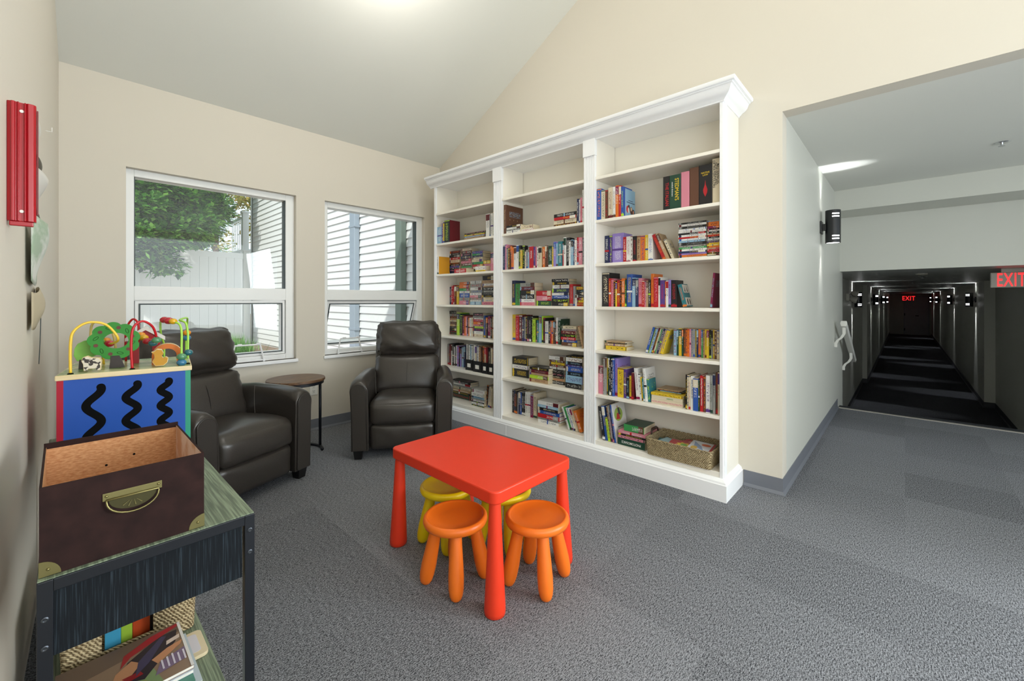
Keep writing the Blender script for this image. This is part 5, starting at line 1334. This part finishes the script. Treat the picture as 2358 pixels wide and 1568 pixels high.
def cover_obj(kind, label, cat, M, lx, ly, th, base, prints, group=None, pages=None):
    """flat publication lying in its own XY plane; prints = list of (material, polygon 0..1)"""
    r = thing(kind, uniq(label), cat, group=group); r.matrix_world = M
    one('page_block', lambda b: b.box(-lx / 2 + .001, lx / 2 - .001, -ly / 2 + .001, ly / 2 - .001, -th, -.0006, pages or M_pagew), parent=r)
    c = one('cover', lambda b: (b.box(-lx / 2, lx / 2, -ly / 2, ly / 2, -.0006, 0, base), b.box(-lx / 2, lx / 2, -ly / 2, ly / 2, -th - .0005, -th, base)), parent=r)
    def pr(b):
        for k, (m, P) in enumerate(prints):
            zz = .0002 + k * .00006
            b.add([((x - .5) * lx, (y - .5) * ly, zz) for x, y in P], [tuple(range(len(P)))], m)
    if prints: one('cover_print', pr, parent=c)
    return r, c
def P_(c): return mat('print_' + c, c, .3, spec=.5)
def ell(cx, cy, rx, ry, n=18, a0=0): return [(cx + rx * math.cos(a0 + 2 * PI * k / n), cy + ry * math.sin(a0 + 2 * PI * k / n)) for k in range(n)]
# magazines in the shelf basket
bk_ = 'magazines in the basket of the right bay'
items = [((2.85, 1.16, .222), .13, .19, .3, 'B01E2C', 'red and teal magazine at the back left inside the shelf basket', [(P_('2F7F86'), [(0, .6), (1, .6), (1, 1), (0, 1)]), (P_('E8E2DC'), [(.3, .1), (.7, .1), (.7, .5), (.3, .5)])]),
         ((2.795, 1.16, .240), .15, .14, -.2, '3E6F7E', 'blue landscape postcard magazine at the left inside the shelf basket', [(P_('9FC2CC'), [(.05, .5), (.95, .5), (.95, .95), (.05, .95)]), (P_('C9D4C8'), [(.05, .05), (.5, .05), (.4, .3), (.05, .4)])]),
         ((2.785, 1.06, .248), .15, .18, .15, 'B3202E', 'red magazine with yellow green starburst inside the shelf basket', [(P_('E2C33A'), [(.5 + (.34 if k % 2 else .22) * math.cos(k * PI / 8), .5 + (.30 if k % 2 else .2) * math.sin(k * PI / 8)) for k in range(16)]), (P_('6FA84A'), ell(.5, .5, .15, .12))]),
         ((2.835, 1.02, .242), .14, .18, -.35, 'A81D2B', 'red bordered magazine in the middle inside the shelf basket', [(P_('D9A58A'), [(.1, .1), (.9, .1), (.9, .8), (.1, .8)]), (P_('E8E2DC'), [(.2, .2), (.5, .2), (.5, .5), (.2, .5)])]),
         ((2.805, .955, .257), .19, .14, .1, 'DDE0E6', 'pale magazine with blue streaks and orange bird inside the shelf basket', [(P_('8FA6CC'), [(.1, .3), (.5, .5), (.9, .9), (.4, .8)]), (P_('D9622A'), ell(.7, .35, .12, .2)), (P_('D8B24A'), ell(.25, .75, .18, .14)), (P_('A81D2B'), [(0, 0), (1, 0), (1, .1), (0, .1)])]),
         ((2.86, .965, .243), .14, .12, .5, '9C7A48', 'brown gold edged magazine at the right inside the shelf basket', [(P_('5E7A3E'), [(.1, .1), (.9, .1), (.9, .4), (.1, .5)])])]
for p, lx, ly, a, col, lb, pr in items:
    cover_obj('magazine', lb, 'magazine', Matrix.Translation(p) @ Matrix.Rotation(a, 4, 'Z') @ Matrix.Rotation(.05, 4, 'X'), lx, ly, .006, P_(col), pr, bk_)
for k in range(5):
    cover_obj('magazine', '%s hidden under the bright covers inside the shelf basket' % ['grey magazine', 'cream magazine', 'tan magazine', 'blue magazine', 'white magazine'][k], 'magazine', Matrix.Translation((2.83, 1.07 - .02 * (k % 2), .180 + .0095 * k)), .21, .30, .008, P_(['8C8C8C', 'D8CDB6', 'B89A74', '3E6F9E', 'E4E2DC'][k]), [], bk_)
# publications in the console basket and on the lower shelf
for k, (c, nm, x, w) in enumerate((('3F93B5', 'pale blue', .105, .035), ('8FB03A', 'lime green', .136, .025), ('A8421E', 'rust red', .170, .04), ('2C2620', 'dark', .205, .028))):
    cover_obj('picture_book', '%s picture book seen through the gap in the console basket' % nm, 'book', Matrix.Translation((x, 1.735 + .004 * k, .21)) @ Matrix.Rotation(PI / 2, 4, 'X'), w, .155, .012, P_(c), [], 'picture books in the console basket')
lm = 'magazines piled on the lower console shelf'
def mg(label, x0, x1, y0, y1, z, th, base, prints, rot=0):
    return cover_obj('magazine', label, 'magazine', Matrix.Translation(((x0 + x1) / 2, (y0 + y1) / 2, z)) @ Matrix.Rotation(rot, 4, 'Z'), x1 - x0, y1 - y0, th, base, prints, lm)
Z0 = .1215
mg('white magazine with green strip, lowest of the console pile', .00, .27, 1.24, 1.46, Z0 + .008, .007, P_('E9ECEF'), [])
mg('magazine with brown and olive cover at the near edge of console pile', .02, .255, 1.235, 1.42, Z0 + .0165, .007, P_('6E7A4E'), [(P_('8A4F2C'), [(.35, .45), (.7, .5), (.7, .95), (.3, .9)]), (P_('D9C9A0'), [(.75, .1), (.98, .1), (.98, .9), (.75, .9)])])
mg('white spined magazine, third layer of console pile', -.012, .262, 1.30, 1.52, Z0 + .026, .008, P_('DCE3EC'), [])
mg('blue and white magazine with sea picture in console pile', -.010, .258, 1.33, 1.56, Z0 + .036, .008, P_('E6ECF2'), [(P_('1F62B0'), [(.55, .28), (.93, .34), (.93, .55), (.55, .5)]), (P_('C9B48A'), [(.2, .2), (.5, .26), (.5, .36), (.2, .34)])])
mg('thin grey green magazine just below the cover portrait', -.012, .262, 1.395, 1.63, Z0 + .045, .007, P_('B9C6CE'), [(P_('4E8A7A'), [(.82, .05), (.95, .05), (.95, .2), (.82, .2)])])
mg('pale magazine directly under the portrait cover in console pile', -.010, .25, 1.44, 1.665, Z0 + .0535, .007, P_('D9E0EA'), [])
top, cv = mg('glossy magazine with cover portrait in red scarf and dark coat', -.012, .252, 1.445, 1.672, Z0 + .0635, .008, P_('8F7662'),
   [(P_('6E5B4E'), [(0, .62), (1, .8), (1, 1), (0, 1)]), (P_('7E9466'), [(.40, 0), (.75, 0), (.70, .3), (.45, .2)]), (P_('2A2430'), [(.42, .30), (.62, .18), (.92, .62), (.96, .86), (.80, .86), (.52, .62)]),
    (P_('241C1C'), [(.16, .10), (.30, .02), (.44, .10), (.42, .34), (.30, .40), (.2, .34)]), (P_('C08A66'), [(.36, .26), (.50, .30), (.62, .50), (.55, .62), (.42, .50)]), (P_('D3A084'), ell(.285, .30, .085, .12)), (P_('D9D2CC'), ell(.225, .36, .045, .08)),
    (P_('A3222F'), [(.46, .56), (.55, .70), (.80, .84), (.99, .93), (.99, .99), (.74, .94), (.50, .78)]), (P_('8E1A26'), [(.50, .26), (.62, .28), (.60, .36), (.46, .36)]), (P_('C58C68'), [(.74, .34), (.95, .52), (.98, .60), (.84, .56), (.70, .46)]),
    (P_('3E3A5A'), [(.56, .30), (.68, .44), (.86, .80), (.82, .84), (.6, .54)]), (P_('7D6A86'), [(.70, .14), (.96, .20), (.98, .44), (.76, .34)]), (P_('D6C3B8'), [(.84, .62), (.96, .66), (.97, .74), (.85, .70)]), (P_('B7A23E'), ell(.56, .1, .08, .07)), (P_('E6E3E0'), [(.975, 0), (1, 0), (1, 1), (.975, 1)])])
def flat_text(s_, size, m, parent, x, y, rot):
    return text('masthead', s_, size, m, parent, Matrix.Translation((x, y, .0013)) @ Matrix.Rotation(rot, 4, 'Z'), ext=.0002)
flat_text('DO', .040, P_('2A3F8A'), cv, -.10, -.085, PI); flat_text('SP', .026, P_('E6E3E0'), cv, .005, -.075, 0)
for k in range(5): one('caption_line', lambda b: b.box(.070 + .012 * k, .074 + .012 * k, -.070, -.030 + .004 * (k % 3), .0012, .0014, P_('D9D2E0')), parent=cv)
bb = thing('board_book', uniq('cream board book with rounded corners poking from under console magazines'), 'book', (.262, 1.60, Z0))
one('cover', lambda b: b.prism(rrect(-.04, .045, -.05, .075, .014), 0, .010, P_('DCCBA6')), parent=bb, bevel=.001)
one('cover_print', lambda b: b.prism(rrect(-.02, .030, -.03, .060, .010), .0101, .0106, P_('D9D4DA')), parent=bb)

# ------------------------------------------------------------------ things on the left wall
M_redm = mat('red_enamel', 'A80E1C', .3, spec=.6)
wy_ = 1.65; wr = thing('wall_rail_holder', 'red ridged metal holder with two white screws on left wall', 'wall holder', (kx(wy_), wy_, 1.40))
def prof_red():
    P = [(.001, 0), (.001, .004), (.003, .004)]
    pts = [(.0005, -.002), (.006, -.006), (.008, -.010), (.013, -.010), (.0145, -.006), (.017, -.006), (.0185, -.010), (.020, -.010), (.021, -.004), (.029, -.004), (.030, -.010), (.0315, -.010), (.033, -.006), (.036, -.010), (.045, -.009), (.0495, -.004), (.050, .012), (.046, .014), (.0005, .014)]
    return pts
one('channel', lambda b: b.prism(prof_red()[::1], 0, .302, M_redm), parent=wr, bevel=.0008)
one('inner_lip', lambda b: (b.box(.004, .045, -.004, .010, -.012, 0, M_redm)), parent=wr, bevel=.002)
one('side_strip', lambda b: b.box(.0505, .053, -.002, .012, .02, .29, mat('dark_red_strip', '6E0F18', .4)), parent=wr)
for z in (.025, .280): one('screw', lambda b: b.lathe([(.0042, 0), (.0038, .0015), (.001, .002)], M_plate, Matrix.Translation((.025, -.0042, z)) @ Matrix.Rotation(PI / 2, 4, 'X'), 14), parent=wr, smooth=True)
def sheet(name, label, y0, y1, z0, z1, off, m, seed):
    rr_ = random.Random(seed); n = 14; k = 10; vs = []; fs = []
    for i in range(n + 1):
        q = i / n; y = y0 + (y1 - y0) * q
        for j in range(k + 1):
            w = j / k; z = z0 + (z1 - z0) * w + .012 * math.sin(q * 5 + seed)
            o = off * math.sin(PI * min(1, q * 1.05)) * (.55 + .45 * math.cos(w * 4 + seed)) + off * .35 * (1 - q) + .0015
            vs.append((kx(y) + abs(o) - kx(y0), y - y0, z - z0))
    for i in range(n):
        for j in range(k): a = i * (k + 1) + j; fs.append((a, a + k + 1, a + k + 2, a + 1))
    b = MB(); b.add(vs, fs, m); o = b.build(name, smooth='all', loc=(kx(y0), y0, z0))
    sd = o.modifiers.new('t', 'SOLIDIFY'); sd.thickness = .0006
    return tag(o, label, 'paper')
M_pp = grain('faded_map_paper', '9FB39A', 'D8DAD2', (10, 10, 14), rough=.5, thr=(.42, .58), bump=0); M_pn = mat('notice_paper', 'DAD7CF', .6); M_pt = mat('tan_card', 'B8AB90', .6)
sheet('curled_paper', 'grey curled paper hanging on left wall behind the red holder', 2.02, 2.35, 1.665, 1.79, .030, M_pn, 1)
sheet('curled_paper', 'white notice sheet curling off left wall below the grey curl', 2.12, 2.42, 1.505, 1.64, .034, M_pn, 2)
sheet('curled_paper', 'green and blue faded map sheet bulging off left wall', 2.05, 2.45, 1.26, 1.48, .036, M_pp, 3)
sheet('curled_paper', 'tan card with curved bottom edge hanging low on left wall', 2.10, 2.40, 1.11, 1.235, .028, M_pt, 4)
o = one('string', lambda b: b.tube([(kx(2.3) + .020, 2.3, 1.14), (kx(2.3) + .018, 2.31, 1.05), (kx(2.3) + .015, 2.31, .965)], .0014, M_gask, 6)); tag(o, 'thin dark string dangling below the papers on left wall', 'string')
o = one('wall_hook', lambda b: (b.tube([(kx(2.9), 2.9, 1.98), (kx(2.9) + .02, 2.9, 1.98), (kx(2.9) + .02, 2.9, 2.0)], .0018, M_plate, 6))); tag(o, 'tiny pale hook on left wall above the curled papers', 'hook')

# printed pictures on the few covers that face the room
def side_print(r, prints):
    t, h, dp = DIM[r.name]; cov = [o for o in r.children if o.name.startswith('cover')][0]
    def f(b):
        for k, (m, P) in enumerate(prints):
            y = -t / 2 - .0003 - .00012 * k
            b.add([(x * dp, y, z * h) for x, z in P], [tuple(range(len(P)))], m)
    one('cover_picture', f, parent=cov)
side_print(rp1[0], [(P_('C42A30'), ell(.27, .30, .17, .13)), (P_('2A2326'), ell(.36, .34, .10, .13)), (P_('E6E2DC'), ell(.33, .27, .07, .10)), (P_('5A2A22'), ell(.60, .28, .13, .14)), (P_('E8C9A0'), ell(.60, .33, .06, .07)),
    (P_('2A2326'), ell(.80, .22, .12, .12)), (P_('D98A6A'), ell(.80, .23, .06, .06)), (P_('3A4668'), [(.30, .60), (.75, .60), (.75, .62), (.30, .62)]), (P_('3A4668'), [(.12, .53), (.92, .53), (.92, .555), (.12, .555)])])
side_print(rp2[0], [(P_('D8D3C6'), [(.05, .62), (.95, .62), (.95, .97), (.05, .97)]), (P_('D8D3C6'), [(.05, .05), (.95, .05), (.95, .40), (.05, .40)]), (P_('4A4742'), [(.2, .66), (.4, .66), (.34, .92)]), (P_('4A4742'), [(.6, .66), (.8, .66), (.7, .92)]), (P_('4A4742'), ell(.35, .22, .12, .14)), (P_('4A4742'), ell(.72, .2, .1, .14))])
side_print(rp3[0], [(P_('9DB84E'), ell(.45, .70, .32, .18)), (P_('C22E2A'), [(.25, .58), (.55, .56), (.50, .72), (.35, .74)]), (P_('3A3A44'), [(.45, .70), (.62, .66), (.55, .86), (.42, .88)]), (P_('D8A88A'), ell(.42, .90, .05, .035)), (P_('6A6E78'), [(.3, .36), (.75, .36), (.75, .385), (.3, .385)]), (P_('6A6E78'), [(.4, .28), (.66, .28), (.66, .295), (.4, .295)])])
bpart('plinth_seam', lambda b: b.box(2.6685, 2.6702, yat(1165, 2.67) - .0012, yat(1165, 2.67) + .0012, .002, .098, mat('seam_white', 'FFFFFF', .5)))
